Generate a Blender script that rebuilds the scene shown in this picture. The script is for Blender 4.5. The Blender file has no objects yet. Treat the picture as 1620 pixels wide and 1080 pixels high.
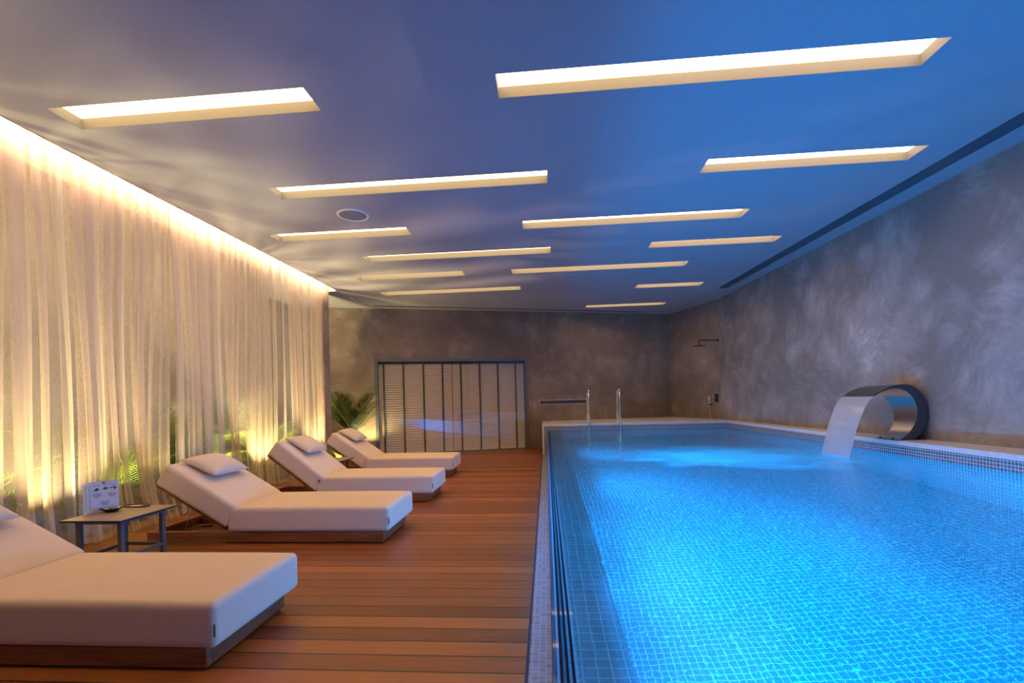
import bpy, bmesh, math, random
from mathutils import Vector, Matrix, Euler, geometry
random.seed(7)
SC = bpy.context.scene
COL = SC.collection
PI = math.pi
R = math.radians

# ---------------------------------------------------------------- camera, world, exposure
cd = bpy.data.cameras.new('camera')
cam = bpy.data.objects.new('camera', cd)
COL.objects.link(cam)
SC.camera = cam
cd.sensor_fit = 'HORIZONTAL'
cd.sensor_width = 36.0
cd.lens = 735.0 / 1620 * 36
cd.shift_y = 93.0 / 1620
cd.clip_start = 0.02
cr = Vector((0.99698, 0.07382, -0.02423))
cu = Vector((0.02411, 0.00257, 0.99971))
cf = Vector((-0.07386, 0.99727, -0.00079))
m = Matrix((cr, cu, -cf)).transposed().to_4x4()
m.translation = Vector((0, 0, 1.1))
cam.matrix_world = m

w = bpy.data.worlds.new('world')
SC.world = w
w.use_nodes = True
w.node_tree.nodes['Background'].inputs[0].default_value = (0.5, 0.55, 0.7, 1)
w.node_tree.nodes['Background'].inputs[1].default_value = 0.0
SC.view_settings.view_transform = 'Standard'
SC.view_settings.look = 'None'
SC.view_settings.exposure = 0.0
SC.view_settings.gamma = 1.0
SC.view_settings.use_curve_mapping = False
try:
    SC.cycles.max_bounces = 12
    SC.cycles.diffuse_bounces = 5
    SC.cycles.transmission_bounces = 8
    SC.cycles.transparent_max_bounces = 24
    SC.cycles.sample_clamp_indirect = 6
except Exception:
    pass

ZC = 3.09      # ceiling
ZW = 0.60      # coping top
ZWAT = 0.46    # water level
YF = 9.30      # far pool wall face
XR = 3.50      # right pool wall face
YN = -2.2      # wall behind the camera

# ---------------------------------------------------------------- room lights
LAMP_SCALE = dict(slot=8.6, cove=200, pool=160, bed=280, nook=400)


def area_light(name, loc, direction, sx, sy, energy, color, parent=None, shape='RECTANGLE', spread=PI):
    l = bpy.data.lights.new(name, 'AREA')
    l.shape = shape
    l.size = sx
    l.size_y = sy
    l.energy = energy
    l.color = color
    l.spread = spread
    o = bpy.data.objects.new(name, l)
    COL.objects.link(o)
    q = Vector(direction).normalized().to_track_quat('-Z', 'Y')
    o.rotation_euler = q.to_euler()
    o.location = loc
    if parent:
        o.parent = parent
    return o


# unseen lamps added for the blue light, low side wall, behind the tiled sill
for i, (py, e, tilt) in enumerate(((0.2, 1.3, 0.45), (1.6, 1.2, 0.45), (3.1, 1.0, 0.45), (4.9, 1.0, 0.4), (7.0, 0.5, 0.3))):
    area_light('added_pool_lamp', (0.205, py, -0.32), (1, 0.0, tilt), 0.22, 0.22, LAMP_SCALE['pool'] * e, (0.0, 0.345, 1.0), shape='DISK')
# two more added out of frame on the opposite wall to light lounger ends
for py in (2.05, 3.0):
    area_light('added_pool_lamp', (3.47, py, 0.05), (-1, 0.30, 0.02), 0.22, 0.22, LAMP_SCALE['pool'] * 0.58, (0.0, 0.345, 1.0), shape='DISK', spread=R(84))
# curtain cove strips, hidden above the ceiling edge
for i in range(8):
    area_light('cove_strip', (-3.645, -1.4 + i * 1.24, 3.165), (-1.0, 0, -0.25), 1.2, 0.025, LAMP_SCALE['cove'] / 8, (1.0, 0.65, 0.38)).rotation_euler = \
        (Matrix(((0, 0.24, 0.97), (1, 0, 0), (0, 0.97, -0.24))).to_euler())

# ================================================================ materials


def mat(name, color=(0.8, 0.8, 0.8), rough=0.5, metal=0.0, **kw):
    m = bpy.data.materials.new(name)
    m.use_nodes = True
    b = m.node_tree.nodes['Principled BSDF']
    b.inputs['Base Color'].default_value = (*color, 1)
    b.inputs['Roughness'].default_value = rough
    b.inputs['Metallic'].default_value = metal
    for k, v in kw.items():
        b.inputs[k.replace('_', ' ')].default_value = v
    return m


class NT:
    def __init__(s, m):
        s.t = m.node_tree
        s.n = s.t.nodes
        s.b = s.n.get('Principled BSDF')
        s.out = s.n['Material Output']

    def new(s, typ, **kw):
        n = s.n.new(typ)
        for k, v in kw.items():
            if k.startswith('i_'):
                key = k[2:]
                key = int(key) if key.isdigit() else key.replace('_', ' ')
                n.inputs[key].default_value = v
            else:
                setattr(n, k, v)
        return n

    def link(s, a, b):
        s.t.links.new(a, b)

    def noise(s, vec, scale, detail=4, rough=0.55, dist=0.0):
        n = s.new('ShaderNodeTexNoise')
        n.inputs['Scale'].default_value = scale
        n.inputs['Detail'].default_value = detail
        n.inputs['Roughness'].default_value = rough
        n.inputs['Distortion'].default_value = dist
        if vec is not None:
            s.link(vec, n.inputs['Vector'])
        return n

    def mapping(s, vec, scale=(1, 1, 1), rot=(0, 0, 0), loc=(0, 0, 0)):
        n = s.new('ShaderNodeMapping')
        n.inputs['Scale'].default_value = scale
        n.inputs['Rotation'].default_value = rot
        n.inputs['Location'].default_value = loc
        s.link(vec, n.inputs['Vector'])
        return n.outputs[0]

    def math(s, op, a, b=None):
        n = s.new('ShaderNodeMath', operation=op)
        for i, v in enumerate((a, b)):
            if v is None:
                continue
            if isinstance(v, (int, float)):
                n.inputs[i].default_value = v
            else:
                s.link(v, n.inputs[i])
        return n.outputs[0]

    def ramp(s, fac, stops):
        n = s.new('ShaderNodeValToRGB')
        e = n.color_ramp.elements
        e[0].position, e[0].color = stops[0][0], (*stops[0][1], 1)
        e[1].position, e[1].color = stops[-1][0], (*stops[-1][1], 1)
        for p, c in stops[1:-1]:
            x = e.new(p)
            x.color = (*c, 1)
        s.link(fac, n.inputs[0])
        return n.outputs[0]

    def mix(s, fac, a, b, mode='MIX'):
        n = s.new('ShaderNodeMix', data_type='RGBA', blend_type=mode)
        for i, v in ((0, fac), (6, a), (7, b)):
            if isinstance(v, (int, float)):
                n.inputs[i].default_value = v
            elif isinstance(v, tuple):
                n.inputs[i].default_value = (*v, 1)
            else:
                s.link(v, n.inputs[i])
        return n.outputs[2]

    def bump(s, h, strength=0.2, dist=0.01, normal=None):
        n = s.new('ShaderNodeBump')
        n.inputs['Strength'].default_value = strength
        n.inputs['Distance'].default_value = dist
        s.link(h, n.inputs['Height'])
        return n.outputs[0]


def pos(nt):
    return nt.new('ShaderNodeNewGeometry').outputs['Position']


def objc(nt):
    return nt.new('ShaderNodeTexCoord').outputs['Object']


def plaster(name, lo, mid, hi, rough=0.42, seed=0.0, scale=1.0, axis=(0, 1, 0), amt=1.0):
    """trowelled plaster: patches of curved strokes, each patch with its own direction"""
    m = mat(name, mid, rough)
    t = NT(m)
    P = t.mapping(pos(t), scale=(scale,) * 3, loc=(seed, seed * 2, seed))
    warp = t.noise(P, 2.3, 2, 0.5)
    sub = t.new('ShaderNodeVectorMath', operation='SUBTRACT')
    t.link(warp.outputs['Color'], sub.inputs[0])
    sub.inputs[1].default_value = (0.5, 0.5, 0.5)
    sc = t.new('ShaderNodeVectorMath', operation='SCALE')
    t.link(sub.outputs[0], sc.inputs[0])
    sc.inputs['Scale'].default_value = 0.26
    add = t.new('ShaderNodeVectorMath', operation='ADD')
    t.link(P, add.inputs[0])
    t.link(sc.outputs[0], add.inputs[1])
    layers = []
    for k, (vs_, off) in enumerate(((1.9, 0.0), (2.7, 5.3), (1.3, 11.7))):
        Q = t.mapping(add.outputs[0], loc=(off, off, off))
        v = t.new('ShaderNodeTexVoronoi')
        v.inputs['Scale'].default_value = vs_
        v.inputs['Randomness'].default_value = 1.0
        t.link(Q, v.inputs['Vector'])
        sepc = t.new('ShaderNodeSeparateColor')
        t.link(v.outputs['Color'], sepc.inputs[0])
        rot = t.new('ShaderNodeVectorRotate', rotation_type='AXIS_ANGLE')
        rot.inputs['Axis'].default_value = axis
        t.link(Q, rot.inputs['Vector'])
        t.link(t.math('MULTIPLY', sepc.outputs[0], 6.28), rot.inputs['Angle'])
        st = t.noise(t.mapping(rot.outputs[0], scale=(9, 9, 2.0)), 1.6, 8, 0.74)
        edge = t.math('SUBTRACT', 1.0, t.math('MULTIPLY', v.outputs['Distance'], 0.9))
        layers.append(t.math('MULTIPLY', st.outputs[0], edge))
    f = t.math('MAXIMUM', layers[0], layers[1])
    f = t.math('MAXIMUM', f, layers[2])
    big = t.noise(P, 0.9, 7, 0.62, 0.6)
    g = t.math('ADD', t.math('MULTIPLY', t.math('SUBTRACT', f, 0.5), 0.85 * amt), t.math('MULTIPLY', t.math('SUBTRACT', big.outputs[0], 0.5), 1.0))
    g = t.math('ADD', g, 0.47)
    c = t.ramp(g, [(0.25, lo), (0.52, mid), (0.80, hi)])
    t.link(c, t.b.inputs['Base Color'])
    t.link(t.bump(f, 0.2, 0.006), t.b.inputs['Normal'])
    t.link(t.math('SUBTRACT', rough + 0.18, t.math('MULTIPLY', f, 0.3)), t.b.inputs['Roughness'])
    return m


def tiles(name, axes, pitch, c_tile, c_grout, rough=0.25, gw=0.09, var=0.25):
    """square mosaic on the plane spanned by the two axes"""
    m = mat(name, c_tile, rough)
    t = NT(m)
    sep = t.new('ShaderNodeSeparateXYZ')
    t.link(pos(t), sep.inputs[0])
    comb = t.new('ShaderNodeCombineXYZ')
    masks = []
    for i, ax in enumerate(axes):
        u = t.math('DIVIDE', sep.outputs[ax], pitch)
        fr = t.math('FRACT', u)
        a = t.math('ABSOLUTE', t.math('SUBTRACT', fr, 0.5))
        masks.append(t.math('GREATER_THAN', a, 0.5 - gw))
        t.link(t.math('FLOOR', u), comb.inputs[i])
    g = t.math('MAXIMUM', masks[0], masks[1])
    wn = t.new('ShaderNodeTexWhiteNoise', noise_dimensions='3D')
    t.link(comb.outputs[0], wn.inputs['Vector'])
    lo = tuple(c * (1 - var) for c in c_tile)
    hi = tuple(min(1, c * (1 + var)) for c in c_tile)
    tc = t.mix(wn.outputs['Value'], lo, hi)
    t.link(t.mix(g, tc, c_grout), t.b.inputs['Base Color'])
    t.link(t.bump(t.math('SUBTRACT', 1.0, g), 0.25, 0.002), t.b.inputs['Normal'])
    return m


M = {}
M['ceiling'] = mat('ceiling_paint', (0.375, 0.39, 0.425), 0.75)
M['wall_back'] = plaster('plaster_back', (0.24, 0.18, 0.13), (0.38, 0.295, 0.225), (0.58, 0.48, 0.39), 0.45, 3.1)
M['wall_right'] = plaster('plaster_right', (0.25, 0.215, 0.18), (0.42, 0.38, 0.335), (0.80, 0.75, 0.69), 0.40, 9.7, axis=(1, 0, 0))
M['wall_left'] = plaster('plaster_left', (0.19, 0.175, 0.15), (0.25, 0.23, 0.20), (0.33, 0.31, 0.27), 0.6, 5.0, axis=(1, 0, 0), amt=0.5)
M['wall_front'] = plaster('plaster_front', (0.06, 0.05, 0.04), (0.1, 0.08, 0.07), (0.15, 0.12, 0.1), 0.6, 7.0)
M['recess'] = mat('recess_paint', (0.145, 0.155, 0.165), 0.8)
M['trim'] = mat('trim_white', (0.75, 0.70, 0.64), 0.5)

mm = mat('light_diffuser', (0.9, 0.9, 0.9), 0.5)
mm.node_tree.nodes['Principled BSDF'].inputs['Emission Color'].default_value = (1.0, 0.61, 0.24, 1)
mm.node_tree.nodes['Principled BSDF'].inputs['Emission Strength'].default_value = LAMP_SCALE['slot']
M['emit'] = mm


def deck_material():
    m = mat('deck_boards', (0.3, 0.1, 0.04), 0.35)
    t = NT(m)
    P = pos(t)
    sep = t.new('ShaderNodeSeparateXYZ')
    t.link(P, sep.inputs[0])
    u = t.math('DIVIDE', t.math('ADD', sep.outputs[1], 0.0505), 0.1195)
    fr = t.math('FRACT', u)
    fl = t.math('FLOOR', u)
    edge = t.math('ABSOLUTE', t.math('SUBTRACT', fr, 0.5))
    gap = t.math('GREATER_THAN', edge, 0.468)
    wn = t.new('ShaderNodeTexWhiteNoise', noise_dimensions='1D')
    t.link(fl, wn.inputs['W'])
    off = t.new('ShaderNodeCombineXYZ')
    t.link(t.math('MULTIPLY', wn.outputs['Value'], 37.0), off.inputs[0])
    t.link(t.math('MULTIPLY', wn.outputs['Value'], 11.0), off.inputs[2])
    add = t.new('ShaderNodeVectorMath', operation='ADD')
    t.link(P, add.inputs[0])
    t.link(off.outputs[0], add.inputs[1])
    g1 = t.noise(t.mapping(add.outputs[0], scale=(1.6, 42, 8)), 2.0, 6, 0.6, 0.3)
    g2 = t.noise(t.mapping(add.outputs[0], scale=(0.7, 3, 1)), 1.2, 3, 0.5)
    f = t.math('ADD', t.math('MULTIPLY', g1.outputs[0], 0.5), t.math('MULTIPLY', g2.outputs[0], 0.25))
    f = t.math('ADD', f, t.math('MULTIPLY', wn.outputs['Value'], 0.28))
    c = t.ramp(f, [(0.28, (0.12, 0.030, 0.006)), (0.5, (0.26, 0.075, 0.013)), (0.74, (0.43, 0.142, 0.026))])
    c = t.mix(gap, c, (0.008, 0.003, 0.002))
    t.link(c, t.b.inputs['Base Color'])
    h = t.math('SUBTRACT', t.math('MULTIPLY', g1.outputs[0], 0.12), gap)
    t.link(t.bump(h, 0.6, 0.004), t.b.inputs['Normal'])
    t.link(t.math('ADD', 0.34, t.math('MULTIPLY', g1.outputs[0], 0.2)), t.b.inputs['Roughness'])
    return m


M['deck'] = deck_material()


def wood(name, c1, c2, c3, rough=0.4, axis=0):
    m = mat(name, c2, rough)
    t = NT(m)
    s = [7.0, 7.0, 7.0]
    s[axis] = 0.5
    g = t.noise(t.mapping(objc(t), scale=tuple(s)), 5.0, 6, 0.6, 0.5)
    t.link(t.ramp(g.outputs[0], [(0.3, c1), (0.5, c2), (0.7, c3)]), t.b.inputs['Base Color'])
    t.link(t.bump(g.outputs[0], 0.1, 0.003), t.b.inputs['Normal'])
    return m


M['teak'] = wood('teak_x', (0.16, 0.050, 0.018), (0.27, 0.090, 0.032), (0.40, 0.15, 0.055))
M['teak_y'] = wood('teak_y', (0.16, 0.050, 0.018), (0.27, 0.090, 0.032), (0.40, 0.15, 0.055), axis=1)


def fabric(name, c, scale=420, rough=0.9, bump=0.12, wrinkle=0.35):
    m = mat(name, c, rough)
    t = NT(m)
    O = objc(t)
    n = t.noise(O, scale, 2, 0.5)
    w = t.noise(t.mapping(O, scale=(1, 1, 1.5)), 5.5, 3, 0.5, 0.6)
    w2 = t.noise(O, 1.4, 2, 0.5)
    h = t.math('ADD', t.math('MULTIPLY', n.outputs[0], bump), t.math('MULTIPLY', w.outputs[0], wrinkle * 2))
    h = t.math('ADD', h, t.math('MULTIPLY', w2.outputs[0], wrinkle * 4))
    t.link(t.bump(h, 0.35, 0.008), t.b.inputs['Normal'])
    t.b.inputs['Sheen Weight'].default_value = 0.2
    t.link(t.mix(w2.outputs[0], tuple(x * 0.94 for x in c), tuple(min(1, x * 1.04) for x in c)), t.b.inputs['Base Color'])
    return m


M['cushion'] = fabric('cushion_canvas', (0.74, 0.57, 0.41))
M['pillow'] = fabric('pillow_linen', (0.74, 0.58, 0.43), scale=260, bump=0.5, wrinkle=0.5)


def sheer():
    m = mat('sheer_voile', (0.85, 0.8, 0.72), 0.9)
    t = NT(m)
    P = pos(t)
    # woven slub
    a = t.noise(t.mapping(P, scale=(1, 1, 30)), 26, 2, 0.5)
    b = t.noise(t.mapping(P, scale=(30, 30, 1)), 18, 2, 0.5)
    weave = t.math('ADD', t.math('MULTIPLY', a.outputs[0], 0.5), t.math('MULTIPLY', b.outputs[0], 0.5))
    lw = t.new('ShaderNodeLayerWeight')
    lw.inputs['Blend'].default_value = 0.35
    dif = t.new('ShaderNodeBsdfDiffuse')
    dif.inputs['Color'].default_value = (0.86, 0.78, 0.71, 1)
    tr = t.new('ShaderNodeBsdfTranslucent')
    tr.inputs['Color'].default_value = (0.86, 0.75, 0.65, 1)
    mx = t.new('ShaderNodeMixShader')
    mx.inputs[0].default_value = 0.42
    t.link(dif.outputs[0], mx.inputs[1])
    t.link(tr.outputs[0], mx.inputs[2])
    tp = t.new('ShaderNodeBsdfTransparent')
    tp.inputs['Color'].default_value = (1, 0.98, 0.95, 1)
    op = t.math('ADD', t.math('MULTIPLY', lw.outputs['Facing'], 0.16), t.math('ADD', 0.17, t.math('MULTIPLY', weave, 0.24)))
    op = t.math('MINIMUM', op, 0.97)
    m2 = t.new('ShaderNodeMixShader')
    t.link(op, m2.inputs[0])
    t.link(tp.outputs[0], m2.inputs[1])
    t.link(mx.outputs[0], m2.inputs[2])
    t.link(m2.outputs[0], t.out.inputs['Surface'])
    return m


M['sheer'] = sheer()

M['coping'] = mat('coping_stone', (0.72, 0.66, 0.60), 0.45)
t = NT(M['coping'])
nn = t.noise(pos(t), 30, 4, 0.6)
t.link(t.ramp(nn.outputs[0], [(0.3, (0.64, 0.58, 0.52)), (0.7, (0.78, 0.73, 0.67))]), t.b.inputs['Base Color'])
TP = 0.0285
tile_c, grout_c = (0.135, 0.135, 0.155), (0.62, 0.60, 0.60)
M['tile_xz'] = tiles('mosaic_xz', (0, 2), TP, tile_c, grout_c)
M['tile_yz'] = tiles('mosaic_yz', (1, 2), TP, tile_c, grout_c)
M['tile_xy'] = tiles('mosaic_xy', (0, 1), TP * 1.3, (0.17, 0.24, 0.30), (0.72, 0.78, 0.84), gw=0.075, var=0.1)
M['sill'] = tiles('mosaic_sill', (0, 1), TP * 1.6, (0.13, 0.18, 0.24), (0.34, 0.38, 0.42), gw=0.05, var=0.15)
M['gutter'] = tiles('mosaic_gutter', (0, 1), TP, (0.24, 0.21, 0.20), (0.36, 0.33, 0.32), rough=0.45, gw=0.07)


def water_mat():
    m = mat('water_surface', (1, 1, 1), 0.0)
    t = NT(m)
    P = pos(t)
    n1 = t.noise(t.mapping(P, scale=(1.0, 0.8, 1)), 2.2, 2, 0.45, 0.3)
    n2 = t.noise(t.mapping(P, scale=(1.6, 0.9, 1)), 9.0, 3, 0.5, 0.4)
    sep = t.new('ShaderNodeSeparateXYZ')
    t.link(P, sep.inputs[0])
    # choppier towards where the waterfall lands
    dx = t.math('SUBTRACT', sep.outputs[0], 2.5)
    dy = t.math('SUBTRACT', sep.outputs[1], 5.1)
    d = t.math('SQRT', t.math('ADD', t.math('MULTIPLY', dx, dx), t.math('MULTIPLY', dy, dy)))
    k = t.math('DIVIDE', 1.0, t.math('ADD', 0.35, d))
    h = t.math('ADD', t.math('MULTIPLY', n1.outputs[0], 1.0), t.math('MULTIPLY', n2.outputs[0], 0.16))
    h = t.math('MULTIPLY', h, t.math('ADD', 0.25, t.math('MULTIPLY', k, 1.2)))
    nrm = t.bump(h, 1.0, 0.008)
    g = t.new('ShaderNodeBsdfRefraction')
    g.inputs['IOR'].default_value = 1.33
    g.inputs['Roughness'].default_value = 0.02
    g.inputs['Color'].default_value = (0.16, 0.88, 1, 1)
    t.link(nrm, g.inputs['Normal'])
    gl = t.new('ShaderNodeBsdfGlossy')
    gl.inputs['Roughness'].default_value = 0.22
    fr = t.new('ShaderNodeFresnel')
    fr.inputs['IOR'].default_value = 1.33
    t.link(nrm, fr.inputs['Normal'])
    mx = t.new('ShaderNodeMixShader')
    t.link(fr.outputs[0], mx.inputs[0])
    t.link(g.outputs[0], mx.inputs[1])
    t.link(gl.outputs[0], mx.inputs[2])
    # a little of the light goes straight through the moving surface
    tp = t.new('ShaderNodeBsdfTransparent')
    tp.inputs['Color'].default_value = (0.16, 0.88, 1, 1)
    mx2 = t.new('ShaderNodeMixShader')
    mx2.inputs[0].default_value = 0.20
    t.link(mx.outputs[0], mx2.inputs[1])
    t.link(tp.outputs[0], mx2.inputs[2])
    t.link(mx2.outputs[0], t.out.inputs['Surface'])
    return m


M['water'] = water_mat()


def mixshader(name, parts_fn):
    m = mat(name)
    t = NT(m)
    parts_fn(t)
    return m


def acrylic(t):
    tp = t.new('ShaderNodeBsdfTransparent')
    tp.inputs['Color'].default_value = (0.96, 0.985, 1.0, 1)
    gl = t.new('ShaderNodeBsdfGlossy')
    gl.inputs['Roughness'].default_value = 0.03
    lw = t.new('ShaderNodeLayerWeight')
    fr = t.math('ADD', 0.03, t.math('MULTIPLY', t.math('POWER', lw.outputs['Facing'], 5.0), 0.2))
    tl = t.new('ShaderNodeBsdfTranslucent')
    tl.inputs['Color'].default_value = (0.75, 0.88, 1.0, 1)
    m1 = t.new('ShaderNodeMixShader')
    m1.inputs[0].default_value = 0.05
    t.link(tp.outputs[0], m1.inputs[1])
    t.link(tl.outputs[0], m1.inputs[2])
    m2 = t.new('ShaderNodeMixShader')
    t.link(fr, m2.inputs[0])
    t.link(m1.outputs[0], m2.inputs[1])
    t.link(gl.outputs[0], m2.inputs[2])
    t.link(m2.outputs[0], t.out.inputs['Surface'])


M['acrylic'] = mixshader('acrylic_panel', acrylic)


def outer_ply(t):
    acrylic(t)
    for n in t.n:
        if n.type == 'MIX_SHADER' and not n.inputs[0].is_linked:
            n.inputs[0].default_value = 0.4


M['outer_ply'] = mixshader('outer_ply', outer_ply)
M['interlayer'] = mat('panel_interlayer', (0.01, 0.02, 0.07), 0.7, Specular_IOR_Level=0.05)


def clearglass(t):
    tp = t.new('ShaderNodeBsdfTransparent')
    tp.inputs['Color'].default_value = (0.985, 0.99, 0.99, 1)
    gl = t.new('ShaderNodeBsdfGlossy')
    gl.inputs['Roughness'].default_value = 0.01
    lw = t.new('ShaderNodeLayerWeight')
    fr = t.math('ADD', 0.07, t.math('MULTIPLY', t.math('POWER', lw.outputs['Facing'], 5.0), 0.9))
    m2 = t.new('ShaderNodeMixShader')
    t.link(fr, m2.inputs[0])
    t.link(tp.outputs[0], m2.inputs[1])
    t.link(gl.outputs[0], m2.inputs[2])
    t.link(m2.outputs[0], t.out.inputs['Surface'])


M['glass'] = mixshader('window_glass', clearglass)


def fallwater(t):
    uv = objc(t)
    n = t.noise(t.mapping(uv, scale=(4, 60, 3)), 2.0, 4, 0.6)
    tp = t.new('ShaderNodeBsdfTransparent')
    df = t.new('ShaderNodeBsdfDiffuse')
    df.inputs['Color'].default_value = (0.80, 0.84, 0.88, 1)
    tl = t.new('ShaderNodeBsdfTranslucent')
    tl.inputs['Color'].default_value = (0.80, 0.84, 0.88, 1)
    gl = t.new('ShaderNodeBsdfGlossy')
    gl.inputs['Roughness'].default_value = 0.18
    a = t.new('ShaderNodeMixShader')
    a.inputs[0].default_value = 0.5
    t.link(df.outputs[0], a.inputs[1])
    t.link(tl.outputs[0], a.inputs[2])
    b = t.new('ShaderNodeMixShader')
    b.inputs[0].default_value = 0.16
    t.link(a.outputs[0], b.inputs[1])
    t.link(gl.outputs[0], b.inputs[2])
    c = t.new('ShaderNodeMixShader')
    t.link(t.math('ADD', 0.38, t.math('MULTIPLY', n.outputs[0], 0.55)), c.inputs[0])
    t.link(tp.outputs[0], c.inputs[1])
    t.link(b.outputs[0], c.inputs[2])
    t.link(c.outputs[0], t.out.inputs['Surface'])


M['fall'] = mixshader('falling_water', fallwater)


def foam(t):
    P = pos(t)
    n = t.noise(t.mapping(P, scale=(0.8, 2.6, 1), rot=(0, 0, 0.5)), 2.2, 6, 0.62, 0.8)
    sep = t.new('ShaderNodeSeparateXYZ')
    t.link(P, sep.inputs[0])
    dx = t.math('DIVIDE', t.math('SUBTRACT', sep.outputs[0], 2.05), 1.25)
    dy = t.math('DIVIDE', t.math('SUBTRACT', sep.outputs[1], 5.1), 0.95)
    d = t.math('SQRT', t.math('ADD', t.math('MULTIPLY', dx, dx), t.math('MULTIPLY', dy, dy)))
    a = t.math('SUBTRACT', t.math('MULTIPLY', n.outputs[0], 1.9), t.math('ADD', d, -0.12))
    a = t.math('MULTIPLY', a, 1.2)
    cl = t.new('ShaderNodeClamp')
    cl.inputs['Max'].default_value = 0.9
    t.link(a, cl.inputs['Value'])
    tp = t.new('ShaderNodeBsdfTransparent')
    df = t.new('ShaderNodeBsdfDiffuse')
    df.inputs['Color'].default_value = (0.9, 0.95, 1, 1)
    tl = t.new('ShaderNodeBsdfTranslucent')
    tl.inputs['Color'].default_value = (0.9, 0.95, 1, 1)
    x = t.new('ShaderNodeMixShader')
    x.inputs[0].default_value = 0.5
    t.link(df.outputs[0], x.inputs[1])
    t.link(tl.outputs[0], x.inputs[2])
    y = t.new('ShaderNodeMixShader')
    t.link(cl.outputs[0], y.inputs[0])
    t.link(tp.outputs[0], y.inputs[1])
    t.link(x.outputs[0], y.inputs[2])
    t.link(y.outputs[0], t.out.inputs['Surface'])


M['foam'] = mixshader('water_foam', foam)
M['steel'] = mat('brushed_steel', (0.62, 0.60, 0.58), 0.28, 1.0)
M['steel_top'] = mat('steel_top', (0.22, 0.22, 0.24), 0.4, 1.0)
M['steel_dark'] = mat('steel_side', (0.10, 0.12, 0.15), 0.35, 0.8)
M['chrome'] = mat('chrome', (0.85, 0.85, 0.85), 0.08, 1.0)
M['dark_metal'] = mat('dark_metal', (0.06, 0.06, 0.065), 0.35, 0.6)
M['frame_metal'] = mat('window_frame_metal', (0.20, 0.20, 0.21), 0.4, 0.6)
M['table_metal'] = mat('table_powder_coat', (0.13, 0.125, 0.125), 0.5, 0.2)
M['table_top'] = mat('table_laminate', (0.36, 0.27, 0.20), 0.4)
M['table_edge'] = mat('table_core', (0.015, 0.014, 0.014), 0.5)
M['slat'] = mat('blind_slat', (0.85, 0.70, 0.54), 0.5)
M['tape'] = mat('blind_tape', (0.07, 0.075, 0.075), 0.8)
M['paper'] = mat('card_paper', (0.72, 0.68, 0.72), 0.6)
M['paper_b'] = mat('card_paper_cream', (0.68, 0.62, 0.48), 0.6)
M['ink'] = mat('card_ink', (0.25, 0.22, 0.26), 0.6)
M['ink_dark'] = mat('card_ink_green', (0.03, 0.05, 0.025), 0.6)
M['ink_olive'] = mat('card_ink_olive', (0.17, 0.15, 0.03), 0.6)
M['ink_red'] = mat('card_ink_red', (0.55, 0.02, 0.03), 0.6)
M['leather'] = mat('brown_leather', (0.10, 0.035, 0.022), 0.45)
M['bowl'] = mat('dark_glazed_ceramic', (0.006, 0.014, 0.016), 0.12)
M['soil'] = mat('soil', (0.06, 0.04, 0.025), 0.95)
M['speaker_mesh'] = mat('speaker_grille', (0.22, 0.24, 0.30), 0.6)
M['speaker_rim'] = mat('speaker_rim', (0.85, 0.85, 0.87), 0.35)
M['vent'] = mat('vent_dark', (0.05, 0.055, 0.075), 0.55)
M['vent_fin'] = mat('vent_fin', (0.16, 0.17, 0.2), 0.55)
M['tag'] = mat('tag_leather', (0.22, 0.12, 0.05), 0.6)
for nm, c in (('wrap_orange', (0.75, 0.13, 0.01)), ('wrap_green', (0.25, 0.42, 0.03)), ('wrap_white', (0.8, 0.8, 0.78)), ('wrap_blue', (0.03, 0.2, 0.45)), ('wrap_yellow', (0.75, 0.55, 0.08))):
    M[nm] = mat(nm, c, 0.25)


def leaf(name, c, c2):
    m = mat(name, c, 0.45)
    t = NT(m)
    n = t.noise(pos(t), 9, 2)
    col = t.mix(n.outputs[0], c, c2)
    t.link(col, t.b.inputs['Base Color'])
    tl = t.new('ShaderNodeBsdfTranslucent')
    t.link(t.mix(0.5, col, (0.35, 0.42, 0.02)), tl.inputs['Color'])
    x = t.new('ShaderNodeMixShader')
    x.inputs[0].default_value = 0.3
    t.link(t.b.outputs[0], x.inputs[1])
    t.link(tl.outputs[0], x.inputs[2])
    t.link(x.outputs[0], t.out.inputs['Surface'])
    return m


M['leaf'] = leaf('palm_leaf', (0.05, 0.13, 0.02), (0.11, 0.20, 0.03))
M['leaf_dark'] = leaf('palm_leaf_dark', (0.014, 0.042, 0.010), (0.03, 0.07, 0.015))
M['stalk'] = mat('palm_stalk', (0.22, 0.25, 0.05), 0.6)

# ================================================================ mesh helpers


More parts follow.
